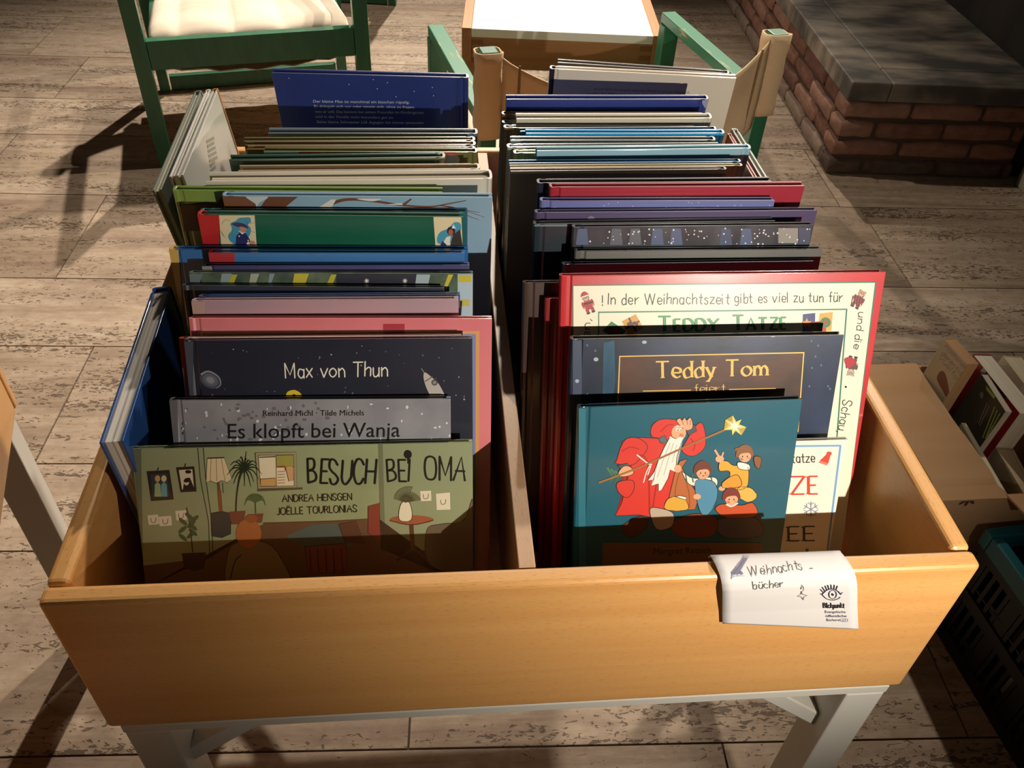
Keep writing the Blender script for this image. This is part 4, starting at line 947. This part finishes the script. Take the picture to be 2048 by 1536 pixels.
b = sideways('reddish book standing sideways innermost at the right wall', (1454, 266), (1510, 362), (.296, .47), 3, .006, cover_mat('a5483c'), -Q, group=SIDEG)
b = sideways('pale green glassy book standing sideways outermost at the right wall', (1462, 256), (1526, 362), (.306, .47), 4, .009, cover_mat('a9b8ac', '9aaa9e', scale=(5, 5, 5)), -Q, group=SIDEG)
# ---------------------------------------------------------------- paper sign on the trough's front rim
PROF = [(-0.0025, 0.560), (-0.0032, 0.6050), (-0.0052, 0.6300), (-0.0056, 0.6400), (-0.0040, 0.6475), (-0.0002, 0.6522), (0.0060, 0.6545), (0.0125, 0.6552), (0.0178, 0.6540), (0.0202, 0.6480)]
ARC = [0.0]
for _a, _b in zip(PROF[:-1], PROF[1:]): ARC.append(ARC[-1] + math.hypot(_b[0] - _a[0], _b[1] - _a[1]))
def on_sheet(u, v):
    """where the line of sight meets the folded sheet: x and the length along its profile"""
    d = ray(u, v)
    for i in range(len(PROF) - 1):
        (y0, z0), (y1, z1) = PROF[i], PROF[i + 1]
        ny, nz = -(z1 - z0), (y1 - y0)
        den = ny * d[1] + nz * d[2]
        if abs(den) < 1e-9: continue
        k = (ny * (y0 - CAM[1]) + nz * (z0 - CAM[2])) / den
        p = CAM + d * k; L = ARC[i + 1] - ARC[i]
        t = ((p[1] - y0) * (y1 - y0) + (p[2] - z0) * (z1 - z0)) / L
        if -1e-6 <= t <= L + 1e-6: return float(p[0]), ARC[i] + float(t)
    return float(p[0]), ARC[-1]
def sheet_point(x, s, off=0.0):
    i = max(k for k in range(len(ARC) - 1) if ARC[k] <= s + 1e-9) if s > 0 else 0
    (y0, z0), (y1, z1) = PROF[i], PROF[i + 1]; L = ARC[i + 1] - ARC[i]; t = (s - ARC[i]) / L
    ny, nz = -(z1 - z0) / L, (y1 - y0) / L
    return Vector((x, y0 + (y1 - y0) * t + ny * off, z0 + (z1 - z0) * t + nz * off))
def build_sign():
    q = {k: on_sheet(u, v) for k, (u, v) in dict(tl=(1424, 1117), tr=(1685, 1109), bl=(1445, 1247), br=(1717, 1259)).items()}
    P = Vector(((q['bl'][0] + q['br'][0]) / 2, 0.0, RIM))
    o = thing('paper_sign', 'white handwritten paper sign folded over the front rim of the trough', 'sign', P)
    bm = bmesh.new(); n, m = 14, 44; V = []
    for i in range(m + 1):
        r = []
        for j in range(n + 1):
            u = j / n; s0 = q['bl'][1] + (q['br'][1] - q['bl'][1]) * u; S = ARC[-1]; s_ = s0 + (S - s0) * i / m
            t = min(1.0, (s_ - s0) / (q['tl'][1] - s0))
            xl = q['bl'][0] + (q['tl'][0] - q['bl'][0]) * t; xr = q['br'][0] + (q['tr'][0] - q['br'][0]) * t
            r.append(bm.verts.new(sheet_point(xl + (xr - xl) * u, s_) - P))
        V.append(r)
    for i in range(m):
        for j in range(n): bm.faces.new((V[i][j], V[i][j + 1], V[i + 1][j + 1], V[i + 1][j]))
    sh = link_mesh('paper_sheet', bm, mat('d6d2d0', rough=0.8, bump=0.08, bscale=40, name='note_paper'), o, smooth=True)
    md = sh.modifiers.new('thickness', 'SOLIDIFY'); md.thickness = 0.0003; md.offset = -1
    a = Art(np.zeros(3), np.eye(3), 10, 10, ZS, sh, off=0.00045, clip=False)
    a.loc = lambda x, y: on_sheet(ZS[0] + x * ZS[2], ZS[1] + y * ZS[2])
    a.warp = lambda co: sheet_point(co.x, co.z, -co.y) - P
    pc = ink('6a6660'); bl = ink('35354a'); pv = ink('7d7a92')
    h = 'handwriting'
    a.pen(h, 'Weihnachts', (312, 296), (648, 250), 62, pc, 2, .06, jit=.1); a.line(h, [(692, 246), (714, 244)], 4, pc, 2)
    a.pen(h, 'bücher', (340, 372), (526, 358), 46, pc, 2, .07, jit=.08)
    tw = 'twig_drawing'
    a.line(tw, [(195, 310), (225, 265), (270, 205), (290, 182)], 4, pv, 2, True)
    for i in range(16):
        t = i / 15; x, y = 200 + 85 * t, 300 - 115 * t
        a.line(tw, [(x, y), (x + 40 - 14 * t, y - 16 - 8 * t)], 4.5, pv, 2); a.line(tw, [(x, y), (x - 2 + 8 * t, y - 34 + 6 * t)], 4, pv, 2)
    for i in range(8): a.line(tw, [(225, 292), (262 + i * 3, 262 + i * 4)], 4, pv, 2)
    s = 'star_drawing'
    a.line(s, [(645, 402 - 60), (636, 372), (650, 352), (654, 375), (640, 392)], 3, pc, 2, True)
    a.line(s, [(640, 385), (646, 404), (678, 410), (656, 420), (652, 440), (640, 420), (615, 416), (636, 404), (640, 385)], 3.5, pc, 2)
    lg = 'eye_logo'
    a.line(lg, [(770, 405), (800, 378), (835, 370), (868, 382), (890, 406)], 7, bl, 2, True); a.line(lg, [(770, 405), (800, 432), (840, 440), (872, 432), (886, 420)], 6, bl, 2, True)
    ring = [(838 + 24 * math.cos(t), 405 + 27 * math.sin(t)) for t in [i * math.pi / 8 for i in range(17)]]
    a.line(lg, ring, 5, bl, 2); a.ell(lg, 838, 405, 7, 8, bl, 3)
    for (x0, y0), (x1, y1) in (((782, 395), (760, 372)), ((790, 386), (772, 358)), ((802, 378), (790, 350)), ((815, 373), (806, 345)), ((830, 370), (826, 343)), ((845, 371), (848, 344)), ((858, 376), (868, 350)), ((885, 402), (902, 392)), ((772, 402), (758, 400))): a.line(lg, [(x0, y0), (x1, y1)], 6, bl, 2)
    a.pen('stamp_lettering', 'Blickpunkt', (780, 489), (912, 489), 30, ink('2a2930'), 2, .095, gap=1.8, jit=.06)
    for t, x0, x1, y in (('Evangelische', 789, 920, 522), ('öffentliche', 793, 926, 548), ('Bücherei', 799, 884, 573)): a.text('stamp_lettering', t, (x0, y), (x1, y), 15, bl, 2)
    a.line('stamp_lettering', [(888, 573), (886, 560), (910, 558), (934, 560), (932, 576), (905, 577), (888, 573)], 2.5, pv, 2)
    a.text('stamp_lettering', 'gU', (896, 573), (922, 573), 11, pv, 2)
    a.done()
build_sign()

# ---------------------------------------------------------------- chairs
GREEN = mat('1f5e42', rough=0.4, coat=0.2, c2='276b4b', scale=(40, 40, 8), name='green_paint')
WORN = mat('2c7354', rough=0.4, coat=0.2, c2='a79a62', scale=(120, 14, 60), thr=(.62, .70), name='green_paint_worn')
CANVAS = mat('dcc09b', rough=0.9, bump=0.25, bscale=700, c2='d0b48e', scale=(9, 9, 9), name='beige_canvas')
CUSHION = mat('e3d6c3', rough=0.95, bump=0.3, bscale=500, c2='d9cab6', scale=(8, 8, 8), name='cream_cloth')
CW, CD = 0.575, 0.52
def chair(label, loc, yaw, CD=CD):
    t = thing('safari_chair', label, 'chair', loc, (0, 0, yaw), 'green framed canvas chairs')
    s = 0.020
    def boxpart(nm, dims, m=GREEN, bw=0.002):
        bm = bmesh.new(); bx(bm, *dims); return bevel(link_mesh(nm, bm, m, t), bw)
    for x in (0, CW):
        boxpart('front_leg', (x - s, x + s, -0.014, 0.018, 0, 0.476))
        boxpart('back_post', (x - .0155, x + .0155, CD - 0.016, CD + 0.016, 0, 0.622))
        boxpart('armrest', (x - .0175, x + .0175, -0.016, CD - 0.017, 0.4765, 0.500), WORN)
    boxpart('front_rail', (s + .0005, CW - s - .0005, -0.010, 0.018, 0.272, 0.348))
    boxpart('back_rail', (s + .0005, CW - s - .0005, CD - 0.012, CD + 0.012, 0.004, 0.050))
    for x in (s + 0.012, CW - s - 0.012): boxpart('side_rail', (x - .0115, x + .0115, 0.0185, CD - 0.0165, 0.272, 0.315))
    # seat cushion, quilted across, drooping over the sling
    x0, x1, y0, y1 = s + 0.008, CW - s - 0.008, 0.022, CD - 0.03
    bm = bmesh.new(); nx, ny = 44, 34; top, bot = [], []
    seams = [0.0, 0.14, 0.41, 0.665, 1.0]
    for j in range(ny + 1):
        v = j / ny; rt, rb = [], []
        for i in range(nx + 1):
            u = i / nx; k = max(q for q in range(4) if seams[q] <= u + 1e-9); f = (u - seams[k]) / (seams[k + 1] - seams[k])
            puff = (max(0.0, 1 - abs(2 * f - 1) ** 2.0) ** .6) * 0.014
            cross = 0.72 + 0.28 * min(1, abs(v - 0.60) * 12) ** .5; puff *= cross
            edge = min(1, v * 9, (1 - v) * 9) ** .5
            z = 0.337 + 0.018 * edge + puff * edge - 0.055 * v
            x = x0 + (x1 - x0) * u; y = y0 + (y1 - y0) * v
            rt.append(bm.verts.new((x, y, z))); rb.append(bm.verts.new((x, y, 0.325 - 0.055 * v)))
        top.append(rt); bot.append(rb)
    for j in range(ny):
        for i in range(nx):
            bm.faces.new((top[j][i], top[j][i + 1], top[j + 1][i + 1], top[j + 1][i])); bm.faces.new((bot[j][i], bot[j + 1][i], bot[j + 1][i + 1], bot[j][i + 1]))
    for j in range(ny):
        bm.faces.new((top[j][0], top[j + 1][0], bot[j + 1][0], bot[j][0])); bm.faces.new((top[j][nx], bot[j][nx], bot[j + 1][nx], top[j + 1][nx]))
    for i in range(nx):
        bm.faces.new((top[0][i], bot[0][i], bot[0][i + 1], top[0][i + 1])); bm.faces.new((top[ny][i], top[ny][i + 1], bot[ny][i + 1], bot[ny][i]))
    link_mesh('seat_cushion', bm, CUSHION, t, smooth=True)
    # canvas sling that carries the cushion
    bm = bmesh.new(); V = []
    for j in range(17):
        v = j / 16; V.append([bm.verts.new((s + 0.006 + (CW - 2 * s - 0.012) * i / 16, 0.022 + (CD - 0.05) * v, 0.268 - 0.055 * math.sin(math.pi * i / 16) * (0.4 + .6 * math.sin(math.pi * v)) - 0.05 * v + 0.004 * math.sin(i * 2.1))) for i in range(17)])
    for j in range(16):
        for i in range(16): bm.faces.new((V[j][i], V[j][i + 1], V[j + 1][i + 1], V[j + 1][i]))
    sl = link_mesh('seat_sling', bm, CANVAS, t, smooth=True); md = sl.modifiers.new('thickness', 'SOLIDIFY'); md.thickness = 0.002
    # canvas back: a sleeve on each post and a sagging panel between them
    for x in (0, CW):
        bm = bmesh.new(); rings = []
        for k in range(10):
            z = 0.462 + (0.618 - 0.462) * k / 9; w = 0.0205 + 0.0018 * math.sin(k * 1.7 + x * 9); d = 0.0215 + 0.003 * (1 - k / 9)
            ring = []
            for c in range(16):
                a = 2 * math.pi * c / 16; ca, sa = math.cos(a), math.sin(a); e = 0.35
                ring.append(bm.verts.new((x + w * math.copysign(abs(ca) ** e, ca), CD + d * math.copysign(abs(sa) ** e, sa), z + (0.004 if (k == 9 and sa > 0.3) else 0))))
            rings.append(ring)
        for a_, b_ in zip(rings[:-1], rings[1:]):
            for c in range(16): bm.faces.new((a_[c], a_[(c + 1) % 16], b_[(c + 1) % 16], b_[c]))
        o = link_mesh('canvas_sleeve', bm, CANVAS, t, smooth=True); md = o.modifiers.new('thickness', 'SOLIDIFY'); md.thickness = 0.0025; md.offset = 1
    bm = bmesh.new(); V = []; nx, nz = 40, 14
    for k in range(nz + 1):
        r = []
        for i in range(nx + 1):
            u = i / nx; g = math.sin(math.pi * u) ** 0.85; h = k / nz
            top_z = 0.614 - 0.072 * g; bot_z = 0.435 - 0.05 * g
            r.append(bm.verts.new((0.021 + (CW - 0.042) * u, CD + 0.019 + 0.085 * g * (0.75 + .25 * h) + 0.003 * math.sin(u * 23 + h * 4), bot_z + (top_z - bot_z) * h)))
        V.append(r)
    for k in range(nz):
        for i in range(nx): bm.faces.new((V[k][i], V[k][i + 1], V[k + 1][i + 1], V[k + 1][i]))
    o = link_mesh('canvas_back', bm, CANVAS, t, smooth=True); md = o.modifiers.new('thickness', 'SOLIDIFY'); md.thickness = 0.0025; md.offset = 0
    for x in (0.048, CW - 0.048):
        bm = bmesh.new()
        for k in range(12):
            z = 0.44 + k * 0.0138; g = math.sin(math.pi * (x - .021) / (CW - .042)) ** .85
            bx(bm, x - 0.002, x + 0.002, CD + 0.0215 + 0.085 * g * (0.75 + .25 * k / 12), CD + 0.0235 + 0.085 * g * (0.75 + .25 * k / 12), z, z + 0.013)
        link_mesh('canvas_seam', bm, mat('8a6c4a', rough=0.9), t)
    return t
chair('green chair with cream seat cushion facing the viewer, beyond the left row', (-0.822, 1.905, 0), math.radians(12.8))
_yw = math.radians(180 + 11); _d = 0.465
chair('green chair with beige canvas back turned to the viewer, behind the right row', (0.597 - _d * math.sin(math.radians(11)), 1.256 + _d * math.cos(math.radians(11)), 0), _yw, _d)
chair('green chair at the top edge of the photo, only its floor rail in view', (-0.171, 3.79, 0), math.radians(174))

# ---------------------------------------------------------------- low table
def table():
    t = thing('low_table', 'low wooden table with white top behind the right chair', 'table', (0.010, 1.886, 0), (0, 0, math.radians(-4.6)))
    w, d, h = 0.525, 0.76, 0.40
    bm = bmesh.new(); bx(bm, 0.026, w - 0.026, -0.004, d + 0.004, h - 0.022, h); bevel(link_mesh('table_top', bm, mat('f2efe8', rough=0.35, coat=0.2, name='white_laminate'), t), 0.0015)
    for x0 in (0.0, w - 0.0255):
        bm = bmesh.new(); bx(bm, x0, x0 + 0.0255, 0, d, h - 0.085, h - 0.0005); bevel(link_mesh('side_rail', bm, PINE, t), 0.0015)
    PX = wood_mat('table_apron_wood', 'a06a3a', 'b87c48', '7a4e2a', 'X', 0.45)
    for y0 in (0.001, d - 0.025):
        bm = bmesh.new(); bx(bm, 0.026, w - 0.026, y0, y0 + 0.024, h - 0.105, h - 0.0225); bevel(link_mesh('apron', bm, PX, t), 0.001)
        for x0 in (0.026, w - 0.026 - 0.03):
            bm = bmesh.new()
            for k in range(3): bx(bm, x0, x0 + 0.03, y0 - 0.0008 if y0 < .1 else y0 + .024, y0 + 0.001 if y0 < .1 else y0 + .0248, h - 0.042 - k * 0.024, h - 0.030 - k * 0.024)
            link_mesh('finger_joint', bm, mat('8a5a30', rough=0.5, name='end_grain'), t)
    for x0 in (0.0, w - 0.04):
        for y0 in (0.0, d - 0.04):
            bm = bmesh.new(); bx(bm, x0 + .0003, x0 + 0.0397, y0 + .0255, y0 + 0.0655 if y0 == 0 else y0 + .014, 0, h - 0.0855); bevel(link_mesh('leg', bm, PINE, t), 0.002)
table()

# ---------------------------------------------------------------- brick hearth and chimney breast
def bricks():
    yaw = math.radians(-3.8)
    t = thing('brick_hearth', 'raised red brick hearth with grey stone slab on the right', 'hearth', (1.088, 1.845, 0), (0, 0, yaw))
    Lx, Ly, H = 0.545, 2.0, 0.231
    rnd = random.Random(12)
    cols = ['7f5a4b', '8c6655', '735044', '957060', '857064', '5c4a42']
    bm = bmesh.new(); ch = H / 4
    def brick(M, L, mi):
        ph = rnd.uniform(0, 6); hz = (ch - 0.010) / 2; rings = []; n = 12
        for i, (fx, k) in enumerate(((0.0, .80), (0.006, .95), (.25, 1.0), (.5, 1.0), (.75, 1.0), (-0.006, .95), (1.0, .80))):
            x = L * fx if abs(fx) >= .1 or fx == 0 else (fx if fx > 0 else L + fx)
            ring = []
            for q in range(n):
                a_ = 2 * math.pi * (q + .5) / n; ca, sa = math.cos(a_), math.sin(a_)
                y = 0.045 + 0.045 * math.copysign(abs(ca) ** .28, ca) * (k if ca < 0 else 1.0) ** .35
                z = hz + hz * math.copysign(abs(sa) ** .42, sa) * k
                p = Vector((x + rnd.uniform(-.002, .002), y + rnd.uniform(-.0025, .0025), z + rnd.uniform(-.0022, .0022) + .003 * math.sin(fx * 5 + ph) * (sa > 0)))
                ring.append(bm.verts.new(M @ p))
            rings.append(ring)
        fs = [bm.faces.new(rings[0]), bm.faces.new(rings[-1][::-1])]
        for r0, r1 in zip(rings[:-1], rings[1:]):
            fs += [bm.faces.new((r0[q], r1[q], r1[(q + 1) % n], r0[(q + 1) % n])) for q in range(n)]
        for f in fs: f.material_index = mi; f.smooth = True
    for c in range(4):
        z = c * ch + 0.004; mi = (4 + rnd.randrange(2)) if c == 0 else None
        x = 0.0 if c % 2 else -0.0
        first = True
        while x < Lx:
            L = 0.098 if (first and c % 2 == 0) else rnd.uniform(0.185, 0.215)
            brick(Matrix.Translation((x + (rnd.uniform(-.002, .002)), rnd.uniform(-.004, .003), z)), min(L, max(.02, Lx - x - .004)), rnd.randrange(4) if mi is None else 5)
            x += L + 0.012; first = False
        y = 0.105 if c % 2 else 0.2
        y = 0.100 + (0.0 if c % 2 == 0 else 0.0)
        first = True
        R = Matrix.Rotation(math.radians(90), 4, 'Z')
        while y < Ly:
            L = 0.105 if (first and c % 2) else rnd.uniform(0.185, 0.215)
            if first and c % 2 == 0: L = 0.2
            M = Matrix.Translation((0.0 + rnd.uniform(-.004, .003), y + L, z)) @ Matrix.Rotation(math.radians(-90), 4, 'Z')
            brick(M, L, rnd.randrange(4) if c else 4); y += L + 0.012; first = False
    mm = [mat(c, rough=0.95, bump=0.6, bscale=70, c2=c2, scale=(26, 26, 40)) for c, c2 in zip(cols, ['6b4638', '7c5545', '604034', '836050', '928070', '4c3c34'])]
    bmesh.ops.recalc_face_normals(bm, faces=bm.faces)
    link_mesh('brickwork', bm, mm, t)
    bm = bmesh.new(); bx(bm, 0.012, Lx, 0.012, Ly, 0, H - 0.002); link_mesh('mortar', bm, mat('4a3a30', rough=0.95, bump=0.4, bscale=120, name='dark_mortar'), t)
    STONE = mat('4a4743', rough=0.6, spec=0.4, c2='9a8e7e', scale=(5, 11, 6), thr=(.38, .68), bump=0.15, bscale=30, detail=6, name='grey_stone')
    ed = 0.002
    def slab(x0, x1, y0, y1):
        bm = bmesh.new(); bx(bm, x0, x1, y0, y1, H + 0.0005, H + 0.054); bevel(link_mesh('stone_slab', bm, STONE, t), 0.004, 2)
    slab(-0.008, 0.105, -0.008, 0.62); slab(-0.008, 0.105, 0.622, 1.30); slab(-0.008, 0.105, 1.302, Ly)
    slab(0.107, Lx, -0.008, 0.10); slab(0.107, Lx, 0.102, 0.62); slab(0.107, Lx, 0.622, 1.3); slab(0.107, Lx, 1.302, Ly)
bricks()
def chimney():
    SOOT = mat('15110e', rough=0.95, c2='28221c', scale=(6, 6, 2), bump=0.5, bscale=40, name='soot_black')
    bm = bmesh.new(); yaw = math.radians(-3.8)
    M = Matrix.Translation((1.088, 1.845, 0)) @ Matrix.Rotation(yaw, 4, 'Z')
    bx(bm, 0.566, 0.90, 0.03, 2.4, 0, 2.6, M)
    o = link_mesh('wall_right', bm, SOOT); o['kind'] = 'structure'
    bm = bmesh.new()
    bx(bm, 0.565, 1.0, -0.55, -0.02, 0.0, 0.07, M); bevel(o := link_mesh('stone_curb', bm, mat('7d776c', rough=0.8, c2='8d8678', scale=(9, 9, 9), bump=0.3, bscale=60, name='curb_stone')), 0.006)
    tag(o, 'low grey stone curb on the floor in front of the hearth', 'curb')
chimney()

# ---------------------------------------------------------------- cardboard box with paperbacks
CARD = mat('b58f68', rough=0.85, c2='b0895f', scale=(4, 25, 30), bump=0.08, bscale=120, name='cardboard')
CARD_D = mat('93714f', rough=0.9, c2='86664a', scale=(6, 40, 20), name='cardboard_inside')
def cardboard():
    t = thing('cardboard_box', 'brown cardboard box of paperbacks, one flap shut, right of the trough', 'box', (0.650, 0.376, 0), (0, 0, math.radians(0.8)))
    W, D, H, k = 0.43, 0.292, 0.274, 0.004
    def p(nm, *d, m=CARD):
        bm = bmesh.new(); bx(bm, *d); return bevel(link_mesh(nm, bm, m, t), 0.0012)
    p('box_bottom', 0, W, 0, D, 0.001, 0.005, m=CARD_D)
    p('front_wall', 0, W, 0, k, 0.005, H); p('back_wall', 0, W, D - k, D, 0.005, H)
    p('left_wall', 0, k, k, D - k, 0.005, H); p('right_wall', W - k, W, k, D - k, 0.005, H)
    bm = bmesh.new(); n = 24; rnd = random.Random(2); top = []
    for j in range(n + 1):
        y = -0.004 + (D + 0.006) * j / n; xr = 0.097 + 0.0012 * math.sin(j * .35) + rnd.uniform(-.0008, .0008) + (0.004 if j < 2 else 0)
        top.append([(0.0 + (xr) * i / 6, y, H + 0.0035 + 0.0014 * math.sin(j * .25) * (i / 6) - 0.002 * (j < 3)) for i in range(7)])
    V = [[bm.verts.new(q) for q in r] for r in top]
    for j in range(n):
        for i in range(6): bm.faces.new((V[j][i], V[j][i + 1], V[j + 1][i + 1], V[j + 1][i]))
    o = link_mesh('top_flap', bm, CARD, t); md = o.modifiers.new('thickness', 'SOLIDIFY'); md.thickness = 0.003; md.offset = -1
    bm = bmesh.new(); M = Matrix.Translation((0.10, 0.001, H)) @ Matrix.Rotation(math.radians(-12), 4, 'X'); bx(bm, 0, 0.29, -0.055, 0, 0, 0.003, M); o = link_mesh('front_flap', bm, CARD, t)
    bm = bmesh.new(); dk = mat('4a3524', rough=0.8)
    for a in (-0.7, 0, 0.7):
        vv = [bm.verts.new((0.044 + 0.010 * math.sin(a) + r * math.cos(b) * math.cos(a) * .35 + r * math.sin(b) * math.sin(a), -0.0004, 0.262 - 0.010 * math.cos(a) + 0.012 + r * math.cos(b) * math.sin(a) * .35 - r * math.sin(b) * math.cos(a))) for b in [i * math.pi / 5 for i in range(10)] for r in (0.008,)]
        bm.faces.new(vv)
    link_mesh('printed_flower', bm, dk, t)
cardboard()
PBG = 'paperbacks standing in the cardboard box'
def boxed(label, TL, TR, P, lean, th, m, yaw0=-Q, zb=0.10, art=None, **k):
    P, yaw, H, W = fit(TL, TR, np.array([P[0], P[1], zb]), math.radians(lean), yaw0)
    b = make_book(label, P, yaw, math.radians(lean), W, H, th, m, soft=True, group=PBG, **k)
    return b
ZB_ = (1740, 660, 308 / 1183)
pp = pages_mat('b98f62', '9a7046')
b = boxed('grey beige paperback with dark hand-shaped picture and browned page edges', px(ZB_, 565, 62), px(ZB_, 745, 262), (.752, .5), 5, .022, cover_mat('b3a48c', 'a8987e', scale=(8, 8, 8)), pages=pp, spine='L', zb=0.16)
a = art_on(b, ZB_)
for i, (x0, y0, x1, y1) in enumerate(((575, 130, 722, 300), (545, 185, 700, 360), (530, 215, 660, 385))): a.pen('title_lettering', ('rosomonde', 'derentia', 'vuelto')[i], (x0, y0), (x1, y1), 40, ink('7a6a54'), 2, .06)
a.poly('cover_picture', [(515, 375), (540, 320), (575, 330), (600, 420), (608, 500), (590, 520), (560, 470)], ink('6a3d2c'), 1, True); a.poly('cover_picture', [(590, 510), (612, 500), (645, 560), (640, 590)], ink('5f8a44'), 1); a.done()
b = boxed('dark olive paperback with green text block, behind the grey beige one', px(ZB_, 850, 330), px(ZB_, 1040, 625), (.783, .47), 5, .012, cover_mat('3b382b', '302e24', scale=(8, 8, 8)), spine='L', zb=0.13)
a = art_on(b, ZB_)
for i in range(3): a.line('blurb_lettering', [(960 + i * 20, 590 + i * 25), (865 + i * 20, 830 + i * 5)], 9, ink('8a9a4a'), 1)
for i in range(2): a.line('blurb_lettering', [(900 + i * 18, 560 + i * 20), (835 + i * 10, 720 + i * 15)], 4, ink('8a8670'), 1)
a.poly('cover_picture', [(890, 425), (905, 440), (970, 500), (950, 530), (895, 460)], ink('8aa048'), 1); a.ell('cover_picture', 858, 500, 14, 26, ink('6f6a5c'), 1); a.done()
b = boxed('thick red paperback with cream page edges at the right edge of the photo', px(ZB_, 790, 185), px(ZB_, 1150, 640), (.807, .50), 5, .034, cover_mat('a8282c', '98222a', scale=(8, 8, 8)), spine='L', zb=0.07, pages=pages_mat('e6dcc6', 'c4b8a0'))
a = art_on(b, ZB_); a.poly('cover_picture', [(895, 250), (1060, 510), (1000, 540), (900, 380), (870, 330)], ink('23252a'), 1); a.ell('cover_picture', 995, 520, 16, 18, ink('c8483c'), 2); a.poly('cover_picture', [(880, 275), (905, 300), (880, 340), (845, 320)], ink('c9c4b8'), 2); a.ell('cover_picture', 945, 365, 8, 12, ink('d8622c'), 3); a.done()
b = boxed('cream bound book with a brownish picture, beside the thick red paperback', px(ZB_, 1020, 195), px(ZB_, 1183, 410), (.866, .50), 5, .034, cover_mat('ddcfb0', 'd2c2a0', scale=(8, 8, 8)), spine='L', zb=0.07, pages=pages_mat('e2d4b6', 'bfae8e'))
b = boxed('plain cream booklet leaning against the closed box flap', px(ZB_, 700, 712), px(ZB_, 1040, 1300), (.757, .48), 3, .008, cover_mat('dccbab', 'd0be9c', scale=(8, 8, 8)), spine='L', zb=0.07, pages=pages_mat('e2d4b6', 'bfae8e'))
b = boxed('pale book with blue label lying low at the right of the box', px(ZB_, 965, 900), px(ZB_, 1165, 1290), (.80, .45), 4, .030, cover_mat('b9a68a', 'a8967a', scale=(8, 8, 8)), spine='L', zb=0.04, pages=pages_mat('cdb795', '8d7a5e'))

# ---------------------------------------------------------------- folding crate
def crate():
    yaw = math.radians(5.0)
    t = thing('folding_crate', 'black lattice folding crate with teal rim at the lower right edge', 'crate', (0.722, 0.352, 0), (0, 0, yaw))
    W, D, H = 0.30, 0.52, 0.235          # local x to the right, y towards the viewer is negative
    BLK = mat('0d0e0f', rough=0.45, name='black_plastic'); TL_ = mat('195a62', rough=0.35, name='teal_plastic')
    bm = bmesh.new()
    for d in ((0, W, -0.018, 0), (0, W, -D, -D + 0.018), (0, 0.018, -D + .018, -0.018), (W - 0.018, W, -D + .018, -0.018)): bx(bm, d[0], d[1], d[2], d[3], H - 0.032, H)
    bevel(link_mesh('rim', bm, TL_, t), 0.003)
    def panel(nm, along_y, fixed, a0, a1):
        bm = bmesh.new(); th = 0.006
        def b_(u0, u1, z0, z1, e=0.0):
            if along_y: bx(bm, fixed - e, fixed + th + e, u0, u1, z0, z1)
            else: bx(bm, u0, u1, fixed - e, fixed + th + e, z0, z1)
        b_(a0, a1, 0.0, 0.026, .002); b_(a0, a1, 0.100, 0.122, .003); b_(a0, a1, 0.188, H - 0.033, .001)
        n = int((a1 - a0) / 0.0165); st = (a1 - a0) / n
        for lo, hi in ((0.026, 0.100), (0.122, 0.188)):
            for i in range(n + 1):
                u = a0 + i * st; wide = 0.0115 if i % 5 == 0 else 0.0034
                b_(max(a0, u - wide), min(a1, u + wide), lo, hi)
            for i in range(0, n, 5): b_(a0 + i * st, a0 + min(n, i + 2) * st, lo + 0.018, lo + 0.024)
            b_(a0, a1, lo + 0.012, lo + 0.0155, -.001)
        link_mesh(nm, bm, BLK, t)
    panel('side_panel', True, 0.004, -D + .004, -0.004); panel('side_panel', True, W - 0.010, -D + .004, -0.004)
    panel('end_panel', False, -0.010, 0.011, W - .011); panel('end_panel', False, -D + 0.004, 0.011, W - .011)
    bm = bmesh.new(); bx(bm, 0.011, W - 0.011, -D + 0.011, -0.011, 0.002, 0.008); link_mesh('crate_bottom', bm, BLK, t)
    # books standing in the crate, spines up against the side
    R = Matrix.Rotation(yaw, 3, 'Z'); org = Vector((0.722, 0.352, 0))
    labs = [('brown aged book with frayed rounded spine top in the crate corner', '8a6f52', 0.055, -0.05, 0.235), ('pale aged book standing beside the frayed brown one in the crate', 'b5a288', 0.085, -0.052, 0.238),
            ('dark red book low in the crate near the bottom edge of the photo', '6a2a2c', 0.095, -0.30, 0.19), ('light grey book seen through the crate lattice', 'a9a59c', 0.025, -0.14, 0.17), ('white book seen through the lattice nearer the viewer', 'c5c2ba', 0.027, -0.33, 0.165)]
    for lb, c, lx, ly, h in labs:
        P = org + R @ Vector((lx - 0.002, ly - 0.075, 0)); P.z = 0.0085
        bk = make_book(lb, np.array(P), yaw - Q, 0.0, 0.15, h - 0.008, 0.018, cover_mat(c), group='books standing in the folding crate', soft=True, pages=pages_mat('c2ad8c', '9a8464'))
crate()
